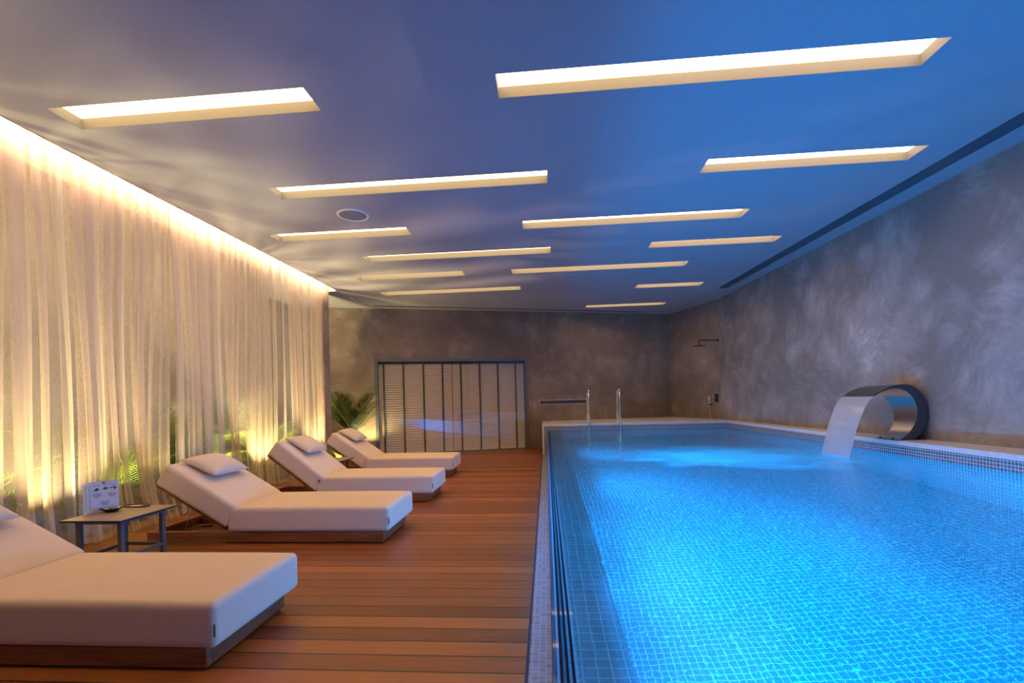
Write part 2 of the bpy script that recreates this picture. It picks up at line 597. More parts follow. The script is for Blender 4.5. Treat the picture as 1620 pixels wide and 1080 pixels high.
class MB:
    def __init__(s):
        s.v, s.f, s.m, s.sm = [], [], [], []

    def add(s, vs, fs, mi=0, smooth=False):
        o = len(s.v)
        s.v += [tuple(v) for v in vs]
        for f in fs:
            s.f.append(tuple(i + o for i in f))
            s.m.append(mi)
            s.sm.append(smooth)
        return s

    def box(s, lo, hi, mi=0, mtx=None):
        x0, y0, z0 = lo
        x1, y1, z1 = hi
        vs = [(x0, y0, z0), (x1, y0, z0), (x1, y1, z0), (x0, y1, z0), (x0, y0, z1), (x1, y0, z1), (x1, y1, z1), (x0, y1, z1)]
        if mtx:
            vs = [mtx @ Vector(v) for v in vs]
        return s.add(vs, [(0, 3, 2, 1), (4, 5, 6, 7), (0, 1, 5, 4), (1, 2, 6, 5), (2, 3, 7, 6), (3, 0, 4, 7)], mi)

    def quad(s, a, b, c, d, mi=0):
        return s.add([a, b, c, d], [(0, 1, 2, 3)], mi)

    def prism(s, poly, z0, z1, mi=0, mi_side=None):
        n = len(poly)
        vs = [(x, y, z0) for x, y in poly] + [(x, y, z1) for x, y in poly]
        s.add(vs, [tuple(range(n))[::-1], tuple(range(n, 2 * n))], mi)
        s.add(vs, [(i, (i + 1) % n, n + (i + 1) % n, n + i) for i in range(n)], mi if mi_side is None else mi_side)
        return s

    def tube(s, pts, r, seg=10, mi=0, cap=True):
        pts = [Vector(p) for p in pts]
        rs = r if isinstance(r, (list, tuple)) else [r] * len(pts)
        vs, up = [], None
        for i, p in enumerate(pts):
            d = (pts[min(i + 1, len(pts) - 1)] - pts[max(i - 1, 0)]).normalized()
            if up is None:
                up = Vector((0, 0, 1)) if abs(d.z) < 0.9 else Vector((1, 0, 0))
            a = d.cross(up).normalized()
            up = a.cross(d).normalized()
            for k in range(seg):
                t = 2 * PI * k / seg
                vs.append(p + (a * math.cos(t) + up * math.sin(t)) * rs[i])
        fs = []
        for i in range(len(pts) - 1):
            for k in range(seg):
                k2 = (k + 1) % seg
                fs.append((i * seg + k, i * seg + k2, (i + 1) * seg + k2, (i + 1) * seg + k))
        s.add(vs, fs, mi, True)
        if cap:
            n = len(pts) - 1
            s.add([vs[k] for k in range(seg)], [tuple(range(seg))[::-1]], mi)
            s.add([vs[n * seg + k] for k in range(seg)], [tuple(range(seg))], mi)
        return s

    def lathe(s, prof, c=(0, 0, 0), seg=24, mi=0, mtx=None):
        vs = []
        for r, z in prof:
            for k in range(seg):
                t = 2 * PI * k / seg
                v = Vector((r * math.cos(t), r * math.sin(t), z))
                if mtx:
                    v = mtx @ v
                vs.append(v + Vector(c))
        fs = []
        for i in range(len(prof) - 1):
            for k in range(seg):
                k2 = (k + 1) % seg
                fs.append((i * seg + k, i * seg + k2, (i + 1) * seg + k2, (i + 1) * seg + k))
        return s.add(vs, fs, mi, True)

    def mesh(s, name, mats, bevel=0.0, segs=2, recalc=True):
        me = bpy.data.meshes.new(name)
        me.from_pydata(s.v, [], s.f)
        for x in (mats if isinstance(mats, (list, tuple)) else [mats]):
            me.materials.append(x)
        me.polygons.foreach_set('material_index', s.m)
        me.polygons.foreach_set('use_smooth', s.sm)
        if bevel or recalc:
            bm = bmesh.new()
            bm.from_mesh(me)
            bmesh.ops.remove_doubles(bm, verts=bm.verts, dist=1e-6)
            if recalc:
                bmesh.ops.recalc_face_normals(bm, faces=bm.faces)
            if bevel:
                bmesh.ops.bevel(bm, geom=[e for e in bm.edges if e.calc_face_angle(0) > 0.6], offset=bevel, segments=segs, affect='EDGES', profile=0.5)
            bm.to_mesh(me)
            bm.free()
        me.update()
        return me

    def build(s, name, mats, parent=None, **kw):
        o = bpy.data.objects.new(name, s.mesh(name, mats, **kw))
        COL.objects.link(o)
        if parent:
            o.parent = parent
        return o


def tag(o, label=None, cat=None, group=None, kind=None):
    if label:
        o['label'] = label
    if cat:
        o['category'] = cat
    if group:
        o['group'] = group
    if kind:
        o['kind'] = kind
    return o


def empty(name, loc=(0, 0, 0), rz=0.0, **kw):
    o = bpy.data.objects.new(name, None)
    o.empty_display_size = 0.1
    o.location = loc
    o.rotation_euler = (0, 0, rz)
    COL.objects.link(o)
    return tag(o, **kw)


def kids(o):
    return [c for c in bpy.data.objects if c.parent == o]


def copy_tree(o, parent=None):
    c = o.copy()
    COL.objects.link(c)
    if parent is not None:
        c.parent = parent
        c.matrix_parent_inverse = o.matrix_parent_inverse.copy()
    for ch in kids(o):
        copy_tree(ch, c)
    return c


def soft_box(lo, hi, r, n=5, puff=0.0):
    """rounded cushion with a slightly crowned top; r = edge radius"""
    b = MB()
    cx = [(lo[i] + hi[i]) / 2 for i in range(3)]
    hs = [(hi[i] - lo[i]) / 2 for i in range(3)]
    N = 14

    def coords(h):
        # parameters concentrated in the rounded edges
        out = []
        for k in range(n + 1):
            out.append(-h + r * (1 - math.cos(k / n * PI / 2)))
        for k in range(1, N):
            out.append(-h + r + (2 * h - 2 * r) * k / N)
        out += [-x for x in out[:n + 1]][::-1]
        return out
    cs = [coords(h) for h in hs]

    def place(p):
        q = [max(-hs[i] + r, min(hs[i] - r, p[i])) for i in range(3)]
        d = Vector([p[i] - q[i] for i in range(3)])
        if d.length > 1e-9:
            d = d.normalized() * r
        v = Vector(q) + d
        fx, fy = 1 - (v.x / hs[0]) ** 2, 1 - (v.y / hs[1]) ** 2
        if v.z > 0:
            v.z += puff * max(0, fx) ** 0.4 * max(0, fy) ** 0.4
        return (v.x + cx[0], v.y + cx[1], v.z + cx[2])
    for ax in range(3):
        a1, a2 = [(1, 2), (2, 0), (0, 1)][ax]
        for sg in (-1, 1):
            g = []
            for u in cs[a1]:
                for w_ in cs[a2]:
                    p = [0, 0, 0]
                    p[ax] = sg * hs[ax]
                    p[a1] = u
                    p[a2] = w_
                    g.append(place(p))
            L = len(cs[a2])
            fs = [(i * L + j, (i + 1) * L + j, (i + 1) * L + j + 1, i * L + j + 1) for i in range(len(cs[a1]) - 1) for j in range(L - 1)]
            b.add(g, fs, 0, True)
    return b


# ================================================================ room shell
# back wall: slanted; u runs along it from its left reference point
BW = Vector((-3.497, 9.541, 0))
BE = Vector((0.9546, 0.2979, 0))
BN = Vector((0.2979, -0.9546, 0))        # towards the room


def bw(u, out, z):
    p = BW + BE * u + BN * out
    return (p.x, p.y, z)


BWM = Matrix((BE.to_4d(), (-BN).to_4d(), Vector((0, 0, 1, 0)), Vector((0, 0, 0, 1)))).transposed()
BWM.translation = BW      # local: x = u, y = into the wall, z up


def slab_wall(name, a, b, z0, z1, thick, m, side=1):
    """vertical wall from a to b (xy); thickness goes to the right-hand side of a->b"""
    a, b = Vector((*a, 0)), Vector((*b, 0))
    d = (b - a).normalized()
    nrm = Vector((d.y, -d.x, 0)) * side * thick
    poly = [(a.x, a.y), (b.x, b.y), (b.x + nrm.x, b.y + nrm.y), (a.x + nrm.x, a.y + nrm.y)]
    return MB().prism(poly, z0, z1).build(name, m)


RWX = lambda y: 3.66 + (8.8 - y) * 0.046
CH0 = (RWX(9.95), 9.95)
CH1 = (3.01, 11.57)
pl_ = bw(-1.62, 0, 0)
tag(slab_wall('wall_right', (RWX(YN), YN), CH0, 0, ZC + 0.3, 0.15, M['wall_right']), kind='structure')
tag(slab_wall('wall_right_corner', CH0, CH1, 0, ZC + 0.3, 0.15, M['wall_back']), kind='structure')

# back wall with the window opening
U0, U1 = -0.09, 3.23
b = MB()
uL, uR = -1.75, 6.83
for (a0, a1, z0, z1) in ((uL, U0, 0, ZC + 0.3), (U1, uR, 0, ZC + 0.3), (U0, U1, 2.03, ZC + 0.3)):
    b.box((a0, 0, z0), (a1, 0.16, z1), 0, BWM)
tag(b.build('wall_back', M['wall_back']), kind='structure')
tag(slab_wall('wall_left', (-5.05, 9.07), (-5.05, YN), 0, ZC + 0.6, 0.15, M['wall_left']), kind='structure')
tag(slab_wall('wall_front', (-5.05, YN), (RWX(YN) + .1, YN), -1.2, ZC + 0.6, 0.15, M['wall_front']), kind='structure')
# short fin wall that ends the curtain recess
tag(MB().box((-3.93, 7.72, 0), (-3.797, 7.955, ZC + 0.3)).build('wall_fin', M['wall_back']), kind='structure')

# ceiling with light recesses
THS = R(-0.41)
uc, us = math.cos(THS), math.sin(THS)


def UV(u, v):
    return (u * uc - v * us, u * us + v * uc)


SLOTS = [(-3.258, -1.496, 3.04, 2.804), (-0.285, 2.319, 3.053, 2.825), (-2.535, 0.026, 4.303, 4.066), (-3.225, -1.587, 5.419, 5.17),
         (-2.504, 0.059, 6.368, 6.124), (-3.015, -1.288, 7.296, 7.032), (-3.005, -0.471, 8.399, 8.145), (-0.259, 2.194, 5.427, 5.182),
         (1.385, 3.131, 4.29, 4.051), (1.359, 2.979, 6.358, 6.126), (-0.54, 2.101, 7.319, 7.067), (1.6, 2.755, 8.665, 8.41), (0.832, 2.507, 10.335, 10.087),
         (-2.6, -0.2, 1.55, 1.30), (0.9, 2.9, 1.55, 1.30)]  # last row: unseen slots, added only for the light they give
SLOT_LABELS = [
    'short recessed light slot nearest the curtain at front left', 'longest recessed light slot, largest one over the front of the pool',
    'long recessed light slot just in front of the round ceiling speaker', 'short recessed light slot just behind the round ceiling speaker',
    'long recessed light slot behind the short one at the ceiling speaker', 'short recessed light slot near the far end of the curtain',
    'long thin recessed light slot closest to the blinds window', 'long recessed light slot over the middle of the pool',
    'recessed light slot closest to the waterfall spout and ceiling vent', 'shorter recessed light slot over the pool just left of the ceiling vent',
    'long thin recessed light slot over the far half of the pool', 'short thin recessed light slot beside the far tip of the ceiling vent',
    'farthest thin recessed light slot, close to the back wall corner',
    'added recessed light slot over the loungers, unseen, there only for its light', 'added recessed light slot over the pool, unseen, there only for its light',
    ]
CX = -3.615   # ceiling edge at the curtain
outer = [(CX, YN), (RWX(YN), YN), CH0, CH1, bw(uL, 0, 0)[:2], (-5.05, 8.95), (-5.05, 7.96), (CX, 7.96)]
holes = []
for u0, u1, v1, v0 in SLOTS:
    holes.append([UV(u0, v0), UV(u1, v0), UV(u1, v1), UV(u0, v1)])
DL = (-1.985, 4.765)
polys = [[Vector((x, y, 0)) for x, y in outer]] + [[Vector((x, y, 0)) for x, y in h[::-1]] for h in holes]
flat = [v for pl in polys for v in pl]
tris = geometry.tessellate_polygon(polys)
b = MB()
b.add([(v.x, v.y, ZC) for v in flat], [tuple(t) for t in tris], 0)
# upstand at the curtain edge
b.box((CX, YN, ZC), (CX + 0.012, 7.96, ZC + 0.06))
b.box((-5.05, 7.96, ZC), (CX, 7.972, ZC + 0.6))
co = b.build('ceiling', M['ceiling'], recalc=False)
# make the flat part face down
for p in co.data.polygons:
    pass
tag(co, kind='structure')
tag(MB().box((-5.1, YN - .1, ZC + 0.45), (CX + 0.05, 8.0, ZC + 0.5)).build('ceiling_recess', M['ceiling']), kind='structure')
tag(MB().box((CX + 0.013, YN, ZC + 0.002), (CX + 0.03, 7.96, ZC + 0.5)).build('ceiling_upstand', M['ceiling']), kind='structure')
tag(MB().box((-3.60, 8.41, ZC - 0.022), (-3.575, 9.50, ZC - 0.001)).build('trim_1', M['trim']), kind='structure')

DEP = 0.075
for i, (u0, u1, v1, v0) in enumerate(SLOTS):
    cx_, cy_ = (u0 + u1) / 2, (v0 + v1) / 2
    X, Y = UV(cx_, cy_)
    hx, hy = (u1 - u0) / 2, (v1 - v0) / 2
    e = empty('ceiling_light', (X, Y, ZC), THS, label=SLOT_LABELS[i], cat='ceiling light', group='recessed light slots in the ceiling')
    f = MB()
    th = 0.012
    f.box((-hx - th, -hy - th, 0.001), (-hx, hy + th, DEP))
    f.box((hx, -hy - th, 0.001), (hx + th, hy + th, DEP))
    f.box((-hx, -hy - th, 0.001), (hx, -hy, DEP))
    f.box((-hx, hy, 0.001), (hx, hy + th, DEP))
    f.build('recess_frame', M['recess'], e)
    MB().box((-hx - th, -hy - th, DEP), (hx + th, hy + th, DEP + 0.012)).build('diffuser', M['emit'], e)

# deck floor, gap, substructure
b = MB()
b.add([(-5.05, YN, 0), (-0.112, YN, 0), (-0.112, 11.2, 0), (-5.05, 11.2, 0)], [(0, 1, 2, 3)])
b.box((-5.05, YN, -0.03), (-0.112, 11.2, -0.001))
tag(b.build('floor', M['deck']), kind='structure')
tag(MB().box((-5.04, YN, 0.0), (-3.98, 9.0, 0.035)).build('planting_bed', M['soil']), 'dark soil planting bed along the wall behind the sheer curtains', 'planting bed')

# ================================================================ pool
pool = empty('swimming_pool', (0, 0, 0), label='raised blue-lit mosaic swimming pool with a glass overflow edge beside the wooden deck', cat='swimming pool')
ZB = -0.95
GX0, GX1 = 0.0, 0.062
SX = 0.245
MB().quad((SX, YN, ZB), (XR, YN, ZB), (XR, YF, ZB), (SX, YF, ZB)).build('pool_floor', M['tile_xy'], pool)
MB().box((SX, YF, ZB), (XR, YF + 0.02, ZW - 0.045)).box((-0.065, YF, -0.05), (SX, YF + 0.02, ZW - 0.045)).build('far_wall_tiles', M['tile_xz'], pool)
MB().box((XR, YN, ZB), (XR + 0.02, YF + 0.02, ZW - 0.045)).build('side_wall_tiles', M['tile_yz'], pool)
MB().box((SX, YN - 0.01, ZB), (XR, YN + 0.01, ZW - .1)).build('near_wall_tiles', M['tile_xz'], pool)
MB().box((0.11, YN, ZB), (0.19, YF, 0.03)).build('low_side_wall', M['tile_yz'], pool)
MB().box((GX1, YN, 0.03), (SX + 0.002, YF, 0.055)).build('tiled_sill', M['sill'], pool)
# laminated acrylic: four plies with dark interlayers
b, d = MB(), MB()
n_ply = 4
pw = (GX1 - GX0)
z_top = ZWAT + 0.004
edges = [0.0, 0.017, 0.024, 0.031, 0.038, 0.045, 0.052, 0.062]
for k in range(2, 8, 2):
    b.box((edges[k], YN, -0.05), (edges[k + 1], YF, z_top))
for k in range(1, 7, 2):
    d.box((edges[k] + 0.0003, YN, 0.448), (edges[k + 1] - 0.0003, YF, z_top - 0.002))
acr = b.build('acrylic_wall', M['acrylic'], pool)
d.build('interlayer', M['interlayer'], acr)
MB().box((0.0, YN, -0.05), (0.0168, YF, z_top)).build('outer_ply', M['outer_ply'], acr)
# overflow gutter at deck level
MB().box((-0.098, YN, -0.04), (-0.002, YF, -0.002)).build('overflow_gutter', M['gutter'], pool)
MB().box((-0.112, YN, -0.3), (-0.098, YF, -0.012)).build('gutter_gap', M['vent'], pool)
# coping: far arm, right arm, vertical end strip
far = [(-0.10, YF - 0.012), (XR - 0.012, YF - 0.012), (XR - .012, YF + .3), (3.45, 10.4), (3.08, 11.5), (1.2, 10.95), (-0.10, 10.53)]
cp = MB().prism([(-0.10, YF - 0.012), (XR - 0.012, YF - 0.012), (CH0[0] - .04, YF + .6), (CH0[0] - 0.02, CH0[1]), (CH1[0] - 0.0, CH1[1] - 0.0), (-0.10, 10.58)], ZW - 0.045, ZW)
cp.prism([(XR - 0.012, YN), (RWX(YN), YN), (RWX(YF + .6), YF + .6), (CH0[0] - 0.04, YF + .6), (XR - 0.012, YF - 0.012)], ZW - 0.045, ZW)
cp.box((-0.10, YF - 0.012, -0.03), (-0.066, YF + 0.02, ZW - 0.045))
cp.build('coping', M['coping'], pool)
MB().prism([(-0.10, YF + 0.021), (XR, YF + 0.021), (3.58, 9.9), (2.98, 11.5), (-0.10, 10.54)], -0.05, ZW - 0.046).build('far_plinth', M['wall_back'], pool)
MB().prism([(XR + 0.021, YN), (RWX(YN) - .005, YN), (RWX(9.3) - .005, 9.3), (XR + 0.021, 9.3)], ZB, ZW - 0.046).build('side_plinth', M['wall_back'], pool)

# rims for the added, unseen underwater lamps
for (x, y, z, sg) in [(0.1905, q, -0.32, 1) for q in (0.2, 1.6, 3.1, 4.9, 7.0)] + [(XR - 0.0005, q, 0.05, -1) for q in (2.05, 3.0)]:
    MB().lathe([(0.125, 0.0), (0.125, 0.010), (0.150, 0.010), (0.155, 0.0)], (x, y, z), 28, mtx=Matrix.Rotation(sg * PI / 2, 4, 'Y')).build('added_lamp_rim', M['steel'], pool)

# water surface
nx, ny = 2, 2
wo = MB().quad((GX1 + 0.0005, YN, ZWAT), (XR, YN, ZWAT), (XR, YF, ZWAT), (GX1 + 0.0005, YF, ZWAT)).build('pool_water', M['water'], recalc=False)
tag(wo, 'clear rippled water filling the blue-lit pool', 'water', kind='stuff')

# foam where the waterfall lands
b = MB()
N = 24
vs = []
for i in range(N + 1):
    for j in range(N + 1):
        x = 0.5 + 2.6 * i / N
        y = 3.7 + 2.8 * j / N
        vs.append((x, y, ZWAT - 0.02 + 0.006 * math.sin(5 * x + 3 * y)))
b.add(vs, [(i * (N + 1) + j, (i + 1) * (N + 1) + j, (i + 1) * (N + 1) + j + 1, i * (N + 1) + j + 1) for i in range(N) for j in range(N)], 0, True)
tag(b.build('water_foam', M['foam'], recalc=False), 'pale churned foam spreading on the pool where the waterfall lands', 'foam', kind='stuff')

# ================================================================ waterfall spout
sp = empty('waterfall_spout', (3.66, 5.1, ZW), label='curved stainless steel waterfall spout standing on the right pool coping', cat='pool fountain')


def bez(pts, n):
    """Catmull-Rom through points"""
    P = [Vector(p) for p in pts]
    P = [2 * P[0] - P[1]] + P + [2 * P[-1] - P[-2]]
    out = []
    for i in range(1, len(P) - 2):
        for k in range(n):
            t = k / n
            a, b_, c, d_ = P[i - 1], P[i], P[i + 1], P[i + 2]
            out.append(0.5 * ((2 * b_) + (c - a) * t + (2 * a - 5 * b_ + 4 * c - d_) * t * t + (3 * b_ - a - 3 * c + d_) * t ** 3))
    out.append(P[-2])
    return out


# (x, z, y_near, y_far) outer and inner skins, world coordinates
outerp = [(3.335, 1.052, 5.0, 5.50), (3.40, 1.10, 5.0, 5.49), (3.50, 1.145, 5.0, 5.47), (3.60, 1.162, 4.99, 5.44), (3.69, 1.145, 4.98, 5.40), (3.765, 1.075, 4.97, 5.36),
          (3.80, 0.97, 4.96, 5.31), (3.805, 0.86, 4.95, 5.27), (3.78, 0.75, 4.95, 5.24), (3.73, 0.66, 4.95, 5.22), (3.67, 0.603, 4.95, 5.21)]
innerp = [(3.337, 1.046, 5.0, 5.50), (3.40, 1.085, 5.0, 5.49), (3.49, 1.118, 5.0, 5.47), (3.575, 1.118, 4.99, 5.44), (3.645, 1.08, 4.98, 5.40), (3.69, 1.015, 4.97, 5.36),
          (3.712, 0.93, 4.96, 5.31), (3.705, 0.84, 4.95, 5.27), (3.675, 0.75, 4.95, 5.24), (3.62, 0.67, 4.95, 5.22), (3.535, 0.603, 4.95, 5.21)]
O_ = bez([Vector((a, c, d_ - a * 0, )) for a, c, d_, e_ in outerp], 5)
ON = O_
OFy = bez([Vector((a, c, e_)) for a, c, d_, e_ in outerp], 5)
IN = bez([Vector((a, c, d_)) for a, c, d_, e_ in innerp], 5)
IFy = bez([Vector((a, c, e_)) for a, c, d_, e_ in innerp], 5)
off = Vector((3.66, 5.1, ZW))


def L(v):
    return Vector((v[0], v[2], v[1])) - off


n = len(ON)
b = MB()
vs = [L(v) for v in ON] + [L(v) for v in OFy]
b.add(vs, [(i, i + 1, n + i + 1, n + i) for i in range(n - 1)], 0, True)
b.build('outer_shell', M['steel_top'], sp, recalc=False)
b = MB()
vs = [L(v) for v in IN] + [L(v) for v in IFy]
b.add(vs, [(i, i + 1, n + i + 1, n + i) for i in range(n - 1)], 0, True)
b.build('inner_shell', M['steel'], sp, recalc=False)
for A_, B_ in ((ON, IN), (OFy, IFy)):
    b = MB()
    vs = [L(v) for v in A_] + [L(v) for v in B_]
    b.add(vs, [(i, i + 1, n + i + 1, n + i) for i in range(n - 1)], 0)
    b.build('side_plate', M['steel_dark'], sp, recalc=False)
b = MB()
for (x, y) in ((3.50, 5.0), (3.50, 5.17), (3.755, 5.0), (3.755, 5.17)):
    b.lathe([(0, 0.028), (0.008, 0.026), (0.012, 0.012), (0.02, 0.006), (0.02, 0), (0, 0)], (x - 3.66, y - 5.1, 0.0), 10)
b.box((-0.18, -0.165, 0.0), (0.12, 0.12, 0.004))
b.build('base_plate', M['steel_dark'], sp)

# falling sheet of water
b = MB()
NS, NW = 26, 12
for side in (0, 1):
    vs = []
    for i in range(NS + 1):
        t = i / NS
        # ballistic path from lip to pool
        x = 3.335 - 0.43 * t
        z = 1.048 - 0.20 * t * 0.5 - 0.54 * t * t
        z = max(z, ZWAT - 0.05)
        yn = 5.0 - 0.26 * t
        yf = 5.5 - 0.32 * t
        for j in range(NW + 1):
            s_ = j / NW
            y = yn + (yf - yn) * s_
            wob = 0.003 * math.sin(s_ * 37) * t
            vs.append((x + (0.006 if side else -0.001) + wob, y, z))
    fs = [(i * (NW + 1) + j, (i + 1) * (NW + 1) + j, (i + 1) * (NW + 1) + j + 1, i * (NW + 1) + j + 1) for i in range(NS) for j in range(NW)]
    b.add(vs, fs, 0, True)
tag(b.build('falling_water', M['fall'], recalc=False), 'smooth sheet of water pouring from the steel spout into the pool', 'waterfall', kind='stuff')

# ================================================================ pool ladder
ld = empty('pool_ladder', (1.13, YF, ZW), label='chrome two-rail pool ladder hooked over the far pool edge', cat='pool ladder')
for xx in (-0.30, 0.30):
    pts = [(xx, 0.24, 0.005), (xx, 0.24, 0.30), (xx, 0.24, 0.50)]
    cyc, rr = 0.075, 0.165
    for k in range(1, 12):
        a = PI * k / 12
        pts.append((xx, cyc + rr * math.cos(a), 0.50 + rr * math.sin(a)))
    pts += [(xx, -0.09, 0.50), (xx, -0.09, 0.1), (xx, -0.085, -0.3), (xx, -0.08, -1.0)]
    rail = MB().tube(pts, 0.021, 12).build('rail', M['chrome'], ld)
    MB().lathe([(0.022, 0.018), (0.045, 0.012), (0.05, 0.0), (0, 0)], (xx, 0.24, 0), 16).build('flange', M['chrome'], rail)
for k in range(3):
    MB().box((-0.29, -0.115, -0.40 - k * 0.26), (0.29, -0.045, -0.37 - k * 0.26)).build('step', M['steel'], ld, bevel=0.005)

# ================================================================ shower
cdir = Vector((CH1[0] - CH0[0], CH1[1] - CH0[1], 0)).normalized()
cn = Vector((-cdir.y, cdir.x, 0))
if cn.x > 0:
    cn = -cn
SHW = Matrix((cdir.to_4d(), cn.to_4d(), Vector((0, 0, 1, 0)), Vector((0, 0, 0, 1)))).transposed()


def shw(s_, name, **kw):
    p = Vector((CH0[0], CH0[1], 0)) + cdir * s_
    o = empty(name, (p.x, p.y, 0), **kw)
    o.rotation_euler = SHW.to_euler()
    return o


Ym = SHW.to_euler()
s1 = shw(0.04, 'rain_shower', label='dark rain shower head on a horizontal wall arm in the far corner', cat='shower head')
MB().lathe([(0, 0.012), (0.03, 0.012), (0.034, 0.0), (0, 0)], (0, 0, 0), 20, mtx=Matrix.Rotation(-PI / 2, 4, 'X')).tube([(0, 0, 0), (0, 0.42, 0), (0, 0.45, -0.008), (0, 0.462, -0.04), (0, 0.462, -0.11)], 0.010, 10).build('shower_arm', M['dark_metal'], s1).location.z = 2.24
MB().lathe([(0, 0.012), (0.10, 0.008), (0.125, 0.0), (0.125, -0.006), (0, -0.006)], (0, 0.462, 2.12), 28).build('shower_head', M['dark_metal'], s1)
s2 = shw(0.10, 'shower_mixer', label='dark wall-mounted shower mixer valve below the rain shower', cat='shower mixer')
MB().box((-0.045, 0.0, 0.95), (0.045, 0.012, 1.13)).build('wall_plate', M['dark_metal'], s2, bevel=0.004)
for zz in (1.005, 1.085):
    k_ = MB().lathe([(0.028, 0.012), (0.028, 0.06), (0.024, 0.066), (0, 0.066)], (0, 0, zz), 18, mtx=Matrix.Rotation(-PI / 2, 4, 'X')).build('knob', M['dark_metal'], s2)
    MB().tube([(0, 0.05, zz), (0.0, 0.062, zz - 0.005), (0.03, 0.11, zz - 0.02)], 0.006, 8).build('lever', M['chrome'], k_)
s3 = shw(0.26, 'hand_shower', label='slim hand shower in its holder beside the mixer, hose hanging down', cat='hand shower')
MB().tube([(0, 0.0, 0.90), (0, 0.05, 0.90)], 0.014, 10).box((-0.02, 0.04, 0.885), (0.02, 0.075, 0.915)).build('holder', M['dark_metal'], s3)
MB().tube([(0, 0.06, 0.86), (0, 0.06, 0.95), (0, 0.062, 1.08)], [0.008, 0.010, 0.012], 10).build('handset', M['chrome'], s3)
MB().tube(bez([(0, 0.06, 0.86), (-0.01, 0.065, 0.76), (-0.03, 0.06, 0.67), (-0.04, 0.05, 0.615), (0.0, 0.045, 0.612), (0.04, 0.03, 0.64), (0.05, 0.02, 0.72), (0.03, 0.01, 0.80)], 6), 0.005, 8).build('hose', M['chrome'], s3)

# ================================================================ window with blinds
win = empty('window_1', BW, math.atan2(BE.y, BE.x))
win['kind'] = 'structure'
f = MB()
fw_, fd = 0.065, 0.02
f.box((U0, -fd, 0.0), (U0 + fw_, 0.12, 2.04)).box((U1 - fw_, -fd, 0.0), (U1, 0.12, 2.04)).box((U0 + fw_, -fd, 1.975), (U1 - fw_, 0.12, 2.04)).box((U0 + fw_, -0.0, 0.0), (U1 - fw_, 0.12, 0.015))
f.build('window_frame', M['frame_metal'], win)
MB().box((U0 + fw_, 0.012, 0.015), (U1 - fw_, 0.020, 1.975)).build('window_glass', M['glass'], win)
MB().box((U0 + fw_, 0.14, 0.0), (U1 - fw_, 0.15, 1.98)).build('window_backing', M['vent'], win)
mid = 1.537
tp_u = [0.092, 0.5, 0.92, 1.328, 1.727, 2.145, 2.553, 2.961]
for k, (a0, a1, lab) in enumerate(((U0 + fw_ + 0.008, mid - 0.006, 'left venetian blind with beige slats and four dark ladder tapes, lowered'),
                                   (mid + 0.006, U1 - fw_ - 0.008, 'right venetian blind with beige slats and four dark ladder tapes, beside the wall grille'))):
    p0 = Matrix.Rotation(math.atan2(BE.y, BE.x), 4, 'Z') @ Vector((a0, 0.07, 0))
    bl = empty('venetian_blind', (BW.x + p0.x, BW.y + p0.y, 0), math.atan2(BE.y, BE.x), label=lab, cat='window blind', group='venetian blinds in the back window')
    W_ = a1 - a0
    s_ = MB()
    rows = 38
    for r_ in range(rows):
        z = 0.055 + r_ * (1.90 - 0.055) / (rows - 1)
        th = R(70)
        dy, dz = 0.025 * math.cos(th), 0.025 * math.sin(th)
        vs = []
        for (q, bow) in ((-1, 0), (0, -0.003), (1, 0)):
            for x in (0, W_):
                for tt in (0, 0.0022):
                    vs.append((x, q * dy + bow + tt, z + q * dz))
        fs = []
        for q in (0, 4):
            fs += [(q + 0, q + 2, q + 6, q + 4), (q + 1, q + 5, q + 7, q + 3)]
        fs += [(0, 1, 3, 2), (8, 10, 11, 9), (0, 4, 5, 1), (4, 8, 9, 5), (2, 3, 7, 6), (6, 7, 11, 10)]
        s_.add(vs, fs)
    s_.build('slats', M['slat'], bl)
    MB().box((0, -0.03, 1.925), (W_, 0.03, 1.972)).build('head_rail', M['tape'], bl)
    MB().box((0, -0.022, 0.018), (W_, 0.022, 0.034)).build('bottom_rail', M['slat'], bl)
    for u in tp_u[k * 4:k * 4 + 4]:
        MB().box((u - a0 - 0.017, -0.0325, 0.02), (u - a0 + 0.017, -0.0310, 1.93)).build('ladder_tape', M['tape'], bl)

# access panel with a long grille in the back wall
ap = empty('wall_access_panel', BW, math.atan2(BE.y, BE.x), label='low plastered access panel in the back wall between the blinds and the pool', cat='wall panel')
f = MB()
f.box((3.335, -0.022, 0.0), (4.785, -0.001, 1.215))
f.build('panel', M['wall_back'], ap, bevel=0.004)
gr = empty('air_grille', BW, math.atan2(BE.y, BE.x), label='long narrow dark air grille in the back wall left of the ladder', cat='air grille')
f = MB()
g0, g1, zz0, zz1 = 3.486, 4.70, 0.975, 1.078
yy0, yy1 = -0.032, -0.0225
f.box((g0, yy0, zz0), (g1, yy1, zz0 + 0.012)).box((g0, yy0, zz1 - 0.012), (g1, yy1, zz1)).box((g0, yy0, zz0), (g0 + 0.015, yy1, zz1)).box((g1 - 0.015, yy0, zz0), (g1, yy1, zz1))
f.build('grille_frame', M['trim'], gr)
f = MB()
f.box((g0 + 0.015, -0.0245, zz0 + 0.012), (g1 - 0.015, -0.0226, zz1 - 0.012), 0)
for k in range(6):
    z = zz0 + 0.02 + k * 0.0125
    f.box((g0 + 0.015, -0.030, z), (g1 - 0.015, -0.0246, z + 0.003), 1)
f.build('louvres', [M['vent'], M['vent_fin']], gr)

# linear slot diffuser along the right wall and a thin one along the back wall


